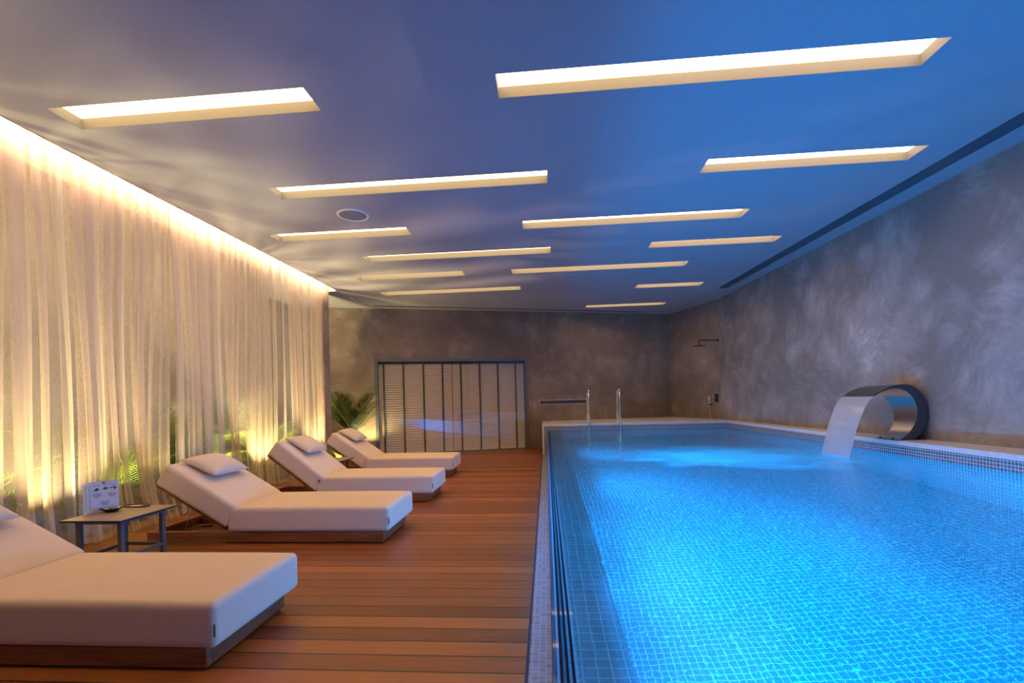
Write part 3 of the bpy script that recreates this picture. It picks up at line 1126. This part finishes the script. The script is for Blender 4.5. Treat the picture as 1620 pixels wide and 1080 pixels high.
def linear_vent(name, a, b_, wid, lab):
    a, b_ = Vector((*a, ZC)), Vector((*b_, ZC))
    d = b_ - a
    o = empty(name, a, math.atan2(d.y, d.x), label=lab, cat='ceiling vent', group='linear slot vents in the ceiling')
    Lh = d.length
    f = MB()
    f.box((0, 0, -0.006), (Lh, wid, -0.0005), 0)
    f.build('slot_body', M['vent'], o)
    k = 7 if wid > 0.1 else 2
    f = MB()
    for i in range(k):
        y = wid * (i + 0.5) / k
        f.box((0.004, y - 0.0025, -0.010), (Lh - 0.004, y + 0.0025, -0.0061))
    f.build('slot_fins', M['vent_fin'], o)
    return o


linear_vent('ceiling_vent', (3.72, -1.5), (3.245, 8.92), 0.001, '') if False else None
linear_vent('ceiling_vent', (3.245, 8.90), (3.745, -1.9), 0.165, 'long dark linear slot vent along the right side of the ceiling')
linear_vent('ceiling_vent', (-3.47, 9.235), (2.33, 11.075), 0.045, 'thin dark linear slot vent in the ceiling along the back wall')

# round ceiling speaker
spk = empty('ceiling_speaker', (DL[0], DL[1], ZC), label='round recessed speaker in the ceiling between two light slots', cat='ceiling speaker')
MB().lathe([(0.138, -0.001), (0.138, -0.009), (0.146, -0.013), (0.160, -0.011), (0.165, -0.001)], (0, 0, 0), 40).build('rim', M['speaker_rim'], spk)
MB().lathe([(0, -0.004), (0.07, -0.0045), (0.138, -0.006), (0.138, -0.001), (0, -0.001)], (0, 0, 0), 40).build('speaker_grille', M['speaker_mesh'], spk)

# ================================================================ sheer curtains


def curtain(y0, y1, lab, seed):
    rnd = random.Random(seed)
    # omega-shaped pleats: each fold partly doubles back on itself
    folds = []
    y = y0
    while y < y1:
        lam = rnd.choice((0.08, 0.10, 0.13, 0.17, 0.24)) * rnd.uniform(0.85, 1.15)
        folds.append((y, lam, rnd.uniform(0.03, 0.065), rnd.uniform(0.3, 1.0) * lam * 0.60, rnd.uniform(-0.05, 0.05), rnd.uniform(0.2, 1.0)))
        y += lam
    zs = [0.012 + (3.28 - 0.012) * k / 26 for k in range(27)]
    cols = []
    for i, (fy, lam, a, b_, dr, shrink) in enumerate(folds):
        nxt = folds[i + 1] if i + 1 < len(folds) else folds[i]
        n_ = 14
        for k in range(n_):
            t_ = k / n_
            ph = 2 * PI * t_
            s_ = 0.5 - 0.5 * math.cos(PI * t_)
            aa = a * (1 - s_) + nxt[2] * s_
            bb = b_ * (1 - s_) + nxt[3] * s_
            dd = dr * (1 - s_) + nxt[4] * s_
            cols.append((fy + lam * t_, ph, aa, bb, dd))
    vs = []
    for (yc, ph, aa, bb, dd) in cols:
        for z in zs:
            q = 1 - z / 3.28
            k = 0.55 + 0.45 * q
            x = -3.80 + aa * k * math.sin(ph) + 0.016 * math.sin(yc * 3.1 + z * 1.3 + seed)
            yy = yc + bb * (1 - 0.35 * q) * math.sin(2 * ph + 0.5) + dd * q * q * 1.5 + 0.010 * math.sin(z * 2.1 + yc * 5)
            if z < 0.55:
                kk = ((0.55 - z) / 0.55) ** 2
                x += kk * (0.07 + 0.05 * math.sin(yc * 4.2 + seed))
            vs.append((x, min(max(yy, y0), y1), z))
    L_ = len(zs)
    b = MB()
    b.add(vs, [(i * L_ + j, (i + 1) * L_ + j, (i + 1) * L_ + j + 1, i * L_ + j + 1) for i in range(len(cols) - 1) for j in range(L_ - 1)], 0, True)
    o = b.build('sheer_curtain', M['sheer'], recalc=False)
    return tag(o, lab, 'curtain', 'sheer curtains along the left side')


curtain(-1.9, 4.43, 'near panel of pleated cream sheer curtain, behind the front loungers and side table', 3)
curtain(4.46, 7.70, 'far panel of pleated cream sheer curtain, ending at the fin wall', 11)

# ================================================================ plants


def frond_mesh(length, arch, leaf_len, n_pairs, seed, mats):
    rnd = random.Random(seed)
    pts = []
    ang = R(78)
    p = Vector((0, 0, 0))
    n_ = 16
    for i in range(n_ + 1):
        pts.append(p.copy())
        a = ang - arch * (i / n_) ** 1.3
        p = p + Vector((math.cos(a), 0, math.sin(a))) * (length / n_)
    b = MB()
    b.tube(pts, [0.006 * (1 - 0.8 * i / n_) + 0.0012 for i in range(n_ + 1)], 5, 1)
    for k in range(n_pairs):
        t = 0.2 + 0.8 * k / (n_pairs - 1)
        fi = t * n_
        i0 = min(int(fi), n_ - 1)
        base = pts[i0].lerp(pts[i0 + 1], fi - i0)
        d = (pts[min(i0 + 1, n_)] - pts[i0]).normalized()
        nrm = Vector((-d.z, 0, d.x))
        ll = leaf_len * (math.sin(PI * min(1, 0.12 + t * 0.86)) ** 0.6) * rnd.uniform(0.88, 1.08)
        wd = 0.011 + 0.012 * ll
        for sg in (-1, 1):
            dirv = (Vector((0, sg, 0)) * 0.80 + d * (0.55 + 0.5 * t) + nrm * 0.22).normalized()
            droop = Vector((0, 0, -1))
            q = [base]
            dd = dirv.copy()
            for s_ in range(4):
                q.append(q[-1] + dd * ll / 4)
                dd = (dd + droop * 0.13 * rnd.uniform(0.6, 1.4)).normalized()
            wv = d * wd
            ws = [0.5, 1.0, 0.9, 0.55, 0.04]
            vs = []
            for pt, w_ in zip(q, ws):
                vs += [pt - wv * w_ * 0.5, pt + wv * w_ * 0.5]
            b.add(vs, [(2 * i, 2 * i + 1, 2 * i + 3, 2 * i + 2) for i in range(4)], 0, True)
    return b.mesh('frond', mats, recalc=False)


F_BIG = [frond_mesh(1.5, R(75), 0.34, 34, s_, [M['leaf'], M['stalk']]) for s_ in (1, 2, 3)]
F_SMALL = [frond_mesh(0.8, R(85), 0.26, 22, s_, [M['leaf'], M['stalk']]) for s_ in (4, 5)]
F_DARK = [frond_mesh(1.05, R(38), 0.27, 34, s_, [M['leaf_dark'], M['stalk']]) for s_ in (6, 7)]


def palm(loc, meshes, n_, lab, scale=1.0, seed=0, group=None, tilt=(0.15, 0.9), name='potted_palm', fan=False, trunk=0.0, azc=None):
    rnd = random.Random(seed)
    e = empty(name, loc, label=lab, cat='palm', group=group)
    for i in range(n_):
        o = bpy.data.objects.new('frond', meshes[i % len(meshes)])
        COL.objects.link(o)
        o.parent = e
        tl = tilt[0] + (tilt[1] - tilt[0]) * ((i * 0.618) % 1)
        az = i * 2.399 + rnd.uniform(-0.3, 0.3)
        if fan:      # fronds spread along the narrow bed
            az = (PI / 2 if i % 2 else -PI / 2) + rnd.uniform(-0.35, 0.35)
        if azc is not None:
            az = azc + 1.45 * math.sin(i * 2.1)
        o.rotation_euler = Euler((rnd.uniform(-0.2, 0.2), tl, az), 'XYZ')
        s_ = scale * rnd.uniform(0.85, 1.1)
        o.scale = (s_, s_, s_)
        o.location = (rnd.uniform(-0.02, 0.02), rnd.uniform(-0.02, 0.02), trunk)
    MB().tube([(0, 0, 0), (0.01, 0, 0.12 + trunk * 0.5), (0, 0, 0.2 + trunk)], [0.03, 0.025, 0.012], 8).build('stem', M['stalk'], e)
    return e


bed = [(-4.5, 2.15, 'big', 'leafy palm glowing low behind the near curtain beside the front lounger'),
       (-4.55, 3.5, 'big', 'palm silhouette behind the near curtain left of the menu table'),
       (-4.48, 4.55, 'big', 'palm behind the curtain just above the second lounger backrest'),
       (-4.5, 5.6, 'big', 'tall palm silhouette behind the start of the far curtain panel'),
       (-4.40, 6.4, 'small', 'low bright palm behind the curtain between second and third loungers'),
       (-4.5, 6.9, 'big', 'palm behind the far end of the curtain near the fin wall')]
for i, (x, y, k, lab) in enumerate(bed):
    palm((x, y, 0.035), F_BIG if k == 'big' else F_SMALL, 9 if k == 'big' else 8, lab, 0.85 + 0.15 * (i % 2), i, 'palms behind the sheer curtains', name='areca_palm', tilt=(-0.1, 0.6), fan=True)
for i, (y, lab) in enumerate(((2.75, 'small fern-like palm at floor level behind the near curtain, by the front lounger'), (4.0, 'small palm at floor level behind the curtain, left of the second lounger'),
                              (6.1, 'small yellow-lit palm behind the curtain under the third lounger backrest'))):
    palm((-4.28, y, 0.035), F_SMALL, 7, lab, 0.7, 20 + i, 'small palms in the planting bed', name='areca_palm', fan=True)
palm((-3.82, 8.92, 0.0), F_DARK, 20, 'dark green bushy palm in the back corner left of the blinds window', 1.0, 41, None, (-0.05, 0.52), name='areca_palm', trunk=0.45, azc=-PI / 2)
palm((-3.52, 8.85, 0.0), F_SMALL, 8, 'short spiky palm lit yellow-green at the foot of the window frame', 0.45, 43, None, (0.2, 0.8), name='areca_palm')


palm((-3.69, 8.12, 0.0), F_SMALL, 9, 'low spiky palm on the floor behind the farthest lounger headrest', 0.62, 52, None, (-0.05, 0.55), name='areca_palm')


# garden spotlights in the bed: fixture + its own lamp
def uplight(loc, aim, energy, lab, color=(1.0, 0.78, 0.36), size=R(110), blend=0.6, rad=0.025):
    e = empty('garden_spotlight', loc, label=lab, cat='spotlight', group='garden spotlights among the palms')
    MB().tube([(0, 0, 0), (0, 0, 0.07)], 0.006, 8).build('stake', M['dark_metal'], e)
    q = Vector(aim).normalized()
    rot = q.to_track_quat('Z', 'Y').to_matrix().to_4x4()
    MB().lathe([(0, -0.05), (0.028, -0.045), (0.034, 0.02), (0.030, 0.02), (0.028, 0.0), (0, 0.0)], (0, 0, 0.10), 18, mtx=rot).build('housing', M['dark_metal'], e)
    l = bpy.data.lights.new('bulb', 'SPOT')
    l.energy = energy
    l.color = color
    l.spot_size = size
    l.spot_blend = blend
    l.shadow_soft_size = rad
    o = bpy.data.objects.new('bulb', l)
    COL.objects.link(o)
    o.parent = e
    o.location = Vector((0, 0, 0.10)) + q * 0.005
    o.rotation_euler = q.to_track_quat('-Z', 'Y').to_euler()
    return e


for i, (x, y, e_, lab) in enumerate(((-4.02, 2.45, 1.5, 'garden spotlight behind the near curtain, beside the front lounger'),
                                     (-4.02, 3.25, 1.4, 'garden spotlight behind the near curtain, left of the menu table'),
                                     (-4.10, 4.35, 0.5, 'garden spotlight behind the curtain, beyond the second lounger head'),
                                     (-4.02, 5.95, 1.6, 'garden spotlight behind the far curtain at the third lounger'),
                                     (-4.05, 7.3, 1.3, 'garden spotlight behind the far end of the curtain'))):
    uplight((x, y, 0.035), (-0.16, 0.1, 1), LAMP_SCALE['bed'] * e_, lab)
uplight((-3.80, 8.24, 0.0), (0.75, -0.95, 1.12), LAMP_SCALE['nook'], 'garden spotlight aimed up at the ceiling from behind the farthest lounger', (1.0, 0.68, 0.40), R(76), 0.10, 0.004)
uplight((-3.66, 9.12, 0.0), (0.1, 0.1, 1.0), LAMP_SCALE['bed'] * 0.4, 'garden spotlight between the short palm and the window frame', (1.0, 0.8, 0.3), R(120))

# ================================================================ loungers


def make_lounger(ang, with_pillow=True):
    """origin: deck level at the foot end's near corner; x towards the head is negative"""
    e = empty('sun_lounger')
    Wd = 0.66
    Ls = 1.33
    zb, zt = 0.098, 0.29
    # base frame
    x0, x1 = -2.03, -0.055
    y0, y1 = 0.02, Wd - 0.06
    f = MB()
    for ya in (y0, y1 - 0.035):
        MB().box((x0, ya, 0.012), (x1, ya + 0.035, 0.095)).build('side_rail', M['teak'], e, bevel=0.003)
    f = MB()
    for (xa, xb, zt_) in ((x1 - 0.035, x1, 0.095), (x0, x0 + 0.035, 0.095), (-1.41, -1.37, 0.079)):
        MB().box((xa, y0 + 0.036, 0.012), (xb, y1 - 0.036, zt_)).build('cross_rail', M['teak_y'], e, bevel=0.003)
    f = MB()
    for k in range(13):
        x = -0.16 - k * 0.098
        f.box((x - 0.035, y0 + 0.036, 0.080), (x + 0.035, y1 - 0.036, 0.0945))
    f.build('slats', M['teak_y'], e)
    for (x, y) in ((x0 + 0.1, y0 + 0.05), (x0 + 0.1, y1 - 0.09), (x1 - 0.16, y0 + 0.05), (x1 - 0.16, y1 - 0.09)):
        MB().box((x, y, 0.0), (x + 0.06, y + 0.04, 0.012)).build('foot_pad', M['dark_metal'], e)
    # seat cushion
    soft_box((-Ls, 0, zb), (0, Wd, zt), 0.030, puff=0.010).build('seat_cushion', M['cushion'], e)
    # leather tag on the near foot corner
    MB().box((-0.004, -0.0025, 0.155), (0.002, 0.004, 0.205)).build('brand_tag', M['tag'], e)
    # back assembly, rotated about the hinge
    hz = 0.118
    piv = Matrix.Translation((-Ls - 0.012, 0, hz)) @ Matrix.Rotation(ang, 4, 'Y')
    Lb = 0.70
    cush = soft_box((-Lb, 0, 0.008), (0.0, Wd, 0.20), 0.030, puff=0.010)
    cush.v = [tuple(piv @ Vector(v)) for v in cush.v]
    cush.build('back_cushion', M['cushion'], e)
    f = MB()
    f.box((-Lb - 0.0, 0.035, -0.022), (-0.02, 0.07, 0.006), 0, piv)
    f.box((-Lb - 0.0, Wd - 0.07, -0.022), (-0.02, Wd - 0.035, 0.006), 0, piv)
    f.box((-Lb - 0.0, 0.07, -0.022), (-Lb + 0.04, Wd - 0.07, 0.006), 0, piv)
    for k in range(6):
        f.box((-Lb + 0.09 + k * 0.1, 0.07, -0.008), (-Lb + 0.15 + k * 0.1, Wd - 0.07, 0.006), 0, piv)
    f.build('back_frame', M['teak'], e)
    for yy in (0.09, Wd - 0.09):
        a = piv @ Vector((-Lb * 0.55, yy, -0.02))
        MB().tube([a, (a.x + 0.02 - 0.10, yy, 0.075)], 0.005, 8).build('support_strut', M['steel'], e)
    # pillow with strap over the head end
    pc = MB()
    NN = 18
    pw, pd, pt = 0.222, 0.162, 0.068
    for sg in (1, -1):
        vs = []
        for i in range(NN + 1):
            for j in range(NN + 1):
                u, v = -1 + 2 * i / NN, -1 + 2 * j / NN
                pinch = 1 - 0.07 * (1 - abs(u)) ** 0.5 * abs(v) ** 3
                pinch2 = 1 - 0.07 * (1 - abs(v)) ** 0.5 * abs(u) ** 3
                h = pt * (max(0, 1 - abs(u) ** 2.4) * max(0, 1 - abs(v) ** 2.4)) ** 0.5
                vs.append((pd * v * pinch, pw * u * pinch2, h * sg * (1.0 if sg > 0 else 0.55)))
        pc.add(vs, [(i * (NN + 1) + j, (i + 1) * (NN + 1) + j, (i + 1) * (NN + 1) + j + 1, i * (NN + 1) + j + 1) for i in range(NN) for j in range(NN)], 0, True)
    mt = piv @ Matrix.Translation((-Lb + 0.185, Wd / 2 + 0.01, 0.250)) @ Matrix.Rotation(R(-6), 4, 'Y')
    pc.v = [tuple(mt @ Vector(v)) for v in pc.v]
    pl = pc.build('head_pillow', M['pillow'], e)
    MB().box((-Lb - 0.004, Wd / 2 - 0.13, 0.205), (-Lb + 0.09, Wd / 2 + 0.19, 0.2115), 0, piv).box((-Lb - 0.009, Wd / 2 - 0.13, 0.02), (-Lb - 0.003, Wd / 2 + 0.19, 0.2115), 0, piv).build('pillow_strap', M['pillow'], pl)
    return e


LG = 'cream cushioned loungers in a row on the deck'
for (x, y, ang, lab) in ((-1.385, 1.815, 27, 'nearest cream cushioned sun lounger, cut off at the bottom left'),
                         (-1.245, 3.535, 31, 'cream cushioned sun lounger just behind the table with the menu card'),
                         (-1.26, 5.00, 38, 'third cream cushioned sun lounger, between the second lounger and the small far table'),
                         (-1.38, 6.67, 35, 'farthest cream cushioned sun lounger, in front of the corner palm')):
    e = make_lounger(R(ang))
    e.location = (x, y, 0.0)
    tag(e, lab, 'sun lounger', LG)

# ================================================================ side tables


def make_table():
    e = empty('side_table')
    Wx, Wy, H = 0.445, 0.48, 0.36
    MB().box((0, 0, H - 0.012), (Wx, Wy, H - 0.001), 0).build('tabletop', M['table_edge'], e, bevel=0.0)
    MB().box((0.0015, 0.0015, H - 0.001), (Wx - 0.0015, Wy - 0.0015, H)).build('top_laminate', M['table_top'], e)
    f = MB()
    a, c = 0.055, 0.03
    for (p0, p1) in (((a, a), (Wx - a, a + c)), ((a, Wy - a - c), (Wx - a, Wy - a))):
        f.box((p0[0], p0[1], H - 0.038), (p1[0], p1[1], H - 0.012))
    f.box((a, a + c, H - 0.038), (a + c, Wy - a - c, H - 0.012)).box((Wx - a - c, a + c, H - 0.038), (Wx - a, Wy - a - c, H - 0.012))
    f.build('top_frame', M['table_metal'], e)
    for (x, y) in ((a, a), (Wx - a - c, a), (a, Wy - a - c), (Wx - a - c, Wy - a - c)):
        MB().box((x, y, 0), (x + c, y + c, H - 0.038)).build('leg', M['table_metal'], e, bevel=0.002)
    for (p0, p1) in (((a + 0.004, a + c), (a + c - 0.004, Wy - a - c)), ((Wx - a - c + 0.004, a + c), (Wx - a - 0.004, Wy - a - c)), ((a + c, Wy - a - c + 0.004), (Wx - a - c, Wy - a - 0.004))):
        MB().box((p0[0], p0[1], 0.075), (p1[0], p1[1], 0.097)).build('stretcher', M['table_metal'], e)
    return e


TX, TY = -3.283, 2.885
tb = make_table()
tb.location = (TX, TY, 0)
tag(tb, 'grey square side table carrying a menu card and sweet bowl, between the two nearest loungers', 'side table', 'square side tables between loungers')
tb2 = copy_tree(tb)
tb2.location = (-3.13, 5.80, 0)
tag(tb2, 'small grey square side table between the third and farthest loungers', 'side table')


# menu card, folded
def menu_card(P0, P1, P2, z, H, lab, lean=0.0):
    P0, P1, P2 = [Vector((*p, 0)) for p in (P0, P1, P2)]
    e = empty('menu_card', (P1.x, P1.y, z), label=lab, cat='menu card', group='folded menu cards on the side tables')
    out = []
    for nm, A_, B_, mt in (('side_leaf', P0, P1, M['paper_b']), ('front_leaf', P1, P2, M['paper'])):
        d = (B_ - A_)
        Lh = d.length
        d.normalize()
        nr = Vector((d.y, -d.x, 0))
        mtx = Matrix((d.to_4d(), (-nr).to_4d(), Vector((0, 0, 1, 0)), Vector((0, 0, 0, 1)))).transposed()
        mtx.translation = A_ - P1
        o = MB().box((0, 0, 0), (Lh, 0.0012, H), 0, mtx).build(nm, mt, e)
        out.append((o, mtx, Lh))
    # printing on the front leaf
    o, mtx, Lh = out[1]

    def ln(x, z_, w_, h_, mt, nm='printed_text'):
        return (x, z_, w_, h_)
    t_ = MB()

    def rect(mb, x0_, z0_, x1_, z1_, mi=0):
        mb.add([mtx @ Vector(v) for v in ((x0_ * Lh, -0.0006, z0_ * H), (x1_ * Lh, -0.0006, z0_ * H), (x1_ * Lh, -0.0006, z1_ * H), (x0_ * Lh, -0.0006, z1_ * H))], [(0, 1, 2, 3)], mi)
    for (cx0, ztop, ws) in ((0.20, 0.60, (0.36, 0.28, 0.32, 0.24, 0.16)), (0.75, 0.60, (0.36, 0.30, 0.26, 0.30, 0.18)), (0.48, 0.34, (0.40, 0.30, 0.26, 0.22, 0.14))):
        for k, w_ in enumerate(ws):
            rect(t_, cx0 - w_ / 2, ztop - k * 0.028, cx0 + w_ / 2, ztop - k * 0.028 + 0.012)
    for k in range(6):
        rect(t_, 0.04 + k * 0.045, 0.865, 0.065 + k * 0.045, 0.89)
    rect(t_, 0.34, 0.85, 0.345, 0.95)
    rect(t_, 0.40, 0.875, 0.95, 0.884)
    rect(t_, 0.53, 0.945, 0.66, 0.957)
    t_.build('printed_text', M['ink'], o, recalc=False)
    # red round mark
    r_ = MB()
    vs = [mtx @ Vector(((0.45 + 0.055 * math.cos(a)) * Lh, -0.0007, (0.95 + 0.036 * math.sin(a)) * H)) for a in [2 * PI * k / 20 for k in range(20)]]
    r_.add(vs, [tuple(range(20))])
    r_.build('red_mark', M['ink_red'], o, recalc=False)

    def leafshape(mb, x, z_, a, l_, w_, mi=0):
        ca, sa = math.cos(a), math.sin(a)
        vs = []
        for (q, ww) in ((0, 0), (0.3, 0.8), (0.55, 1), (0.8, 0.7), (1, 0), (0.8, -0.7), (0.55, -1), (0.3, -0.8)):
            px, pz = q * l_, ww * w_
            vs.append(mtx @ Vector((x * Lh + px * ca - pz * sa, -0.0007, z_ * H + px * sa + pz * ca)))
        mb.add(vs, [tuple(range(8))], mi)
    g_ = MB()
    for (x, z_, a, l_, w_) in ((0.02, 0.72, 0.1, 0.03, 0.003), (0.10, 0.73, 0.5, 0.022, 0.004), (0.14, 0.74, 0.9, 0.018, 0.0045), (0.16, 0.74, 0.2, 0.022, 0.0045), (0.14, 0.73, -0.7, 0.016, 0.003),
                               (0.98, 0.76, 3.0, 0.035, 0.0035), (0.88, 0.77, 2.2, 0.020, 0.004), (0.90, 0.755, 3.9, 0.018, 0.0035), (0.80, 0.77, 2.9, 0.014, 0.003)):
        leafshape(g_, x, z_, a, l_, w_)
    g_.build('leaf_drawing', M['ink_dark'], o, recalc=False)
    g_ = MB()
    leafshape(g_, 0.40, 0.765, 0.06, 0.032, 0.010)
    leafshape(g_, 0.66, 0.77, 0.0, 0.014, 0.005)
    g_.build('olive_drawing', M['ink_olive'], o, recalc=False)
    # lines on the side leaf
    o, mtx, Lh = out[0]
    t_ = MB()
    for k in range(22):
        z_ = 0.90 - k * 0.036
        rect(t_, 0.10, z_, 0.42, z_ + 0.012)
        rect(t_, 0.58, z_, 0.90, z_ + 0.012)
    t_.build('printed_text', M['ink'], o, recalc=False)
    return e


menu_card((-3.218, 2.992), (-3.268, 3.098), (-3.150, 3.190), 0.36, 0.222, 'folded white menu card standing on the table nearest the camera')
menu_card((-3.06, 5.98), (-3.08, 6.06), (-2.99, 6.10), 0.36, 0.21, 'folded menu card on the far side table, half hidden by the third lounger')


# leather tray with a pale slip
tr = empty('leather_tray', (-3.13, 3.31, 0.3601), -0.03, label='flat dark brown leather tray at the back of the near side table', cat='tray')
pts = []
for k in range(28):
    a = 2 * PI * k / 28
    pts.append((0.105 * abs(math.cos(a)) ** 0.7 * (1 if math.cos(a) > 0 else -1), 0.042 * abs(math.sin(a)) ** 0.7 * (1 if math.sin(a) > 0 else -1)))
MB().prism(pts, 0, 0.006).build('tray_base', M['leather'], tr)
f = MB()
f.tube([(x, y, 0.008) for x, y in pts + pts[:1]], 0.003, 6)
f.build('tray_rim', M['leather'], tr)
slip = MB().box((-0.045, -0.02, 0), (0.035, 0.018, 0.0012)).build('paper_slip', M['paper_b'])
slip.location = (-3.12, 3.305, 0.3663)
slip.rotation_euler = (0, 0, 0.1)
tag(slip, 'small pale paper slip lying in the brown leather tray', 'paper slip')

# candy dish and sweets
dl = empty('candy_dish', (-3.155, 3.135, 0.3605), 0.55, label='small dark boat-shaped dish of sweets in front of the menu card', cat='dish')
b = MB()
NSX, NR = 24, 5
vs = []
rings = [(0.0, 0.004), (0.5, 0.003), (0.62, 0.010), (0.9, 0.020), (1.0, 0.024)]
for (s_, z) in rings:
    for k in range(NSX):
        a = 2 * PI * k / NSX
        ca, sa = math.cos(a), math.sin(a)
        px = 0.062 * s_ * ca * (1 + 0.15 * abs(ca) ** 3)
        py = 0.034 * s_ * sa
        vs.append((px, py, z + 0.010 * s_ * abs(ca) ** 4))
fs = []
for i in range(len(rings) - 1):
    for k in range(NSX):
        k2 = (k + 1) % NSX
        fs.append((i * NSX + k, i * NSX + k2, (i + 1) * NSX + k2, (i + 1) * NSX + k))
b.add(vs, fs, 0, True)
vs2 = [(x * 1.02, y * 1.02, z - 0.0035 if i >= NSX else 0.0) for i, (x, y, z) in enumerate(vs)]
b.add(vs2, [f[::-1] for f in fs], 0, True)
b.build('dish_body', M['bowl'], dl)
cands = [(-0.035, 0.0, 'wrap_white', 'white wrapped sweet at the left tip of the dark dish'), (-0.016, -0.007, 'wrap_orange', 'orange wrapped sweet in the dark dish'),
         (0.004, 0.006, 'wrap_yellow', 'yellow wrapped sweet in the middle of the dark dish'), (0.008, -0.009, 'wrap_blue', 'blue wrapped sweet in the dark dish'),
         (0.026, 0.003, 'wrap_green', 'green wrapped sweet toward the right of the dark dish'), (0.042, -0.002, 'wrap_white', 'white wrapped sweet at the right tip of the dark dish')]
for k, (x, y, mt, lab) in enumerate(cands):
    c_, s_ = math.cos(0.55), math.sin(0.55)
    b = MB()
    b.lathe([(0.0005, -0.014), (0.005, -0.0125), (0.0015, -0.009), (0.0062, -0.004), (0.0068, 0.0), (0.0062, 0.004), (0.0015, 0.009), (0.005, 0.0125), (0.0005, 0.014)], (0, 0, 0), 10, mtx=Matrix.Rotation(PI / 2, 4, 'Y'))
    o = b.build('wrapped_sweet', M[mt])
    o.location = (-3.155 + x * c_ - y * s_, 3.135 + x * s_ + y * c_, 0.3605 + 0.022 + (0.004 if abs(x) > 0.03 else 0))
    o.rotation_euler = (0, 0, k * 1.1)
    tag(o, lab, 'sweet', 'wrapped sweets in the dish')
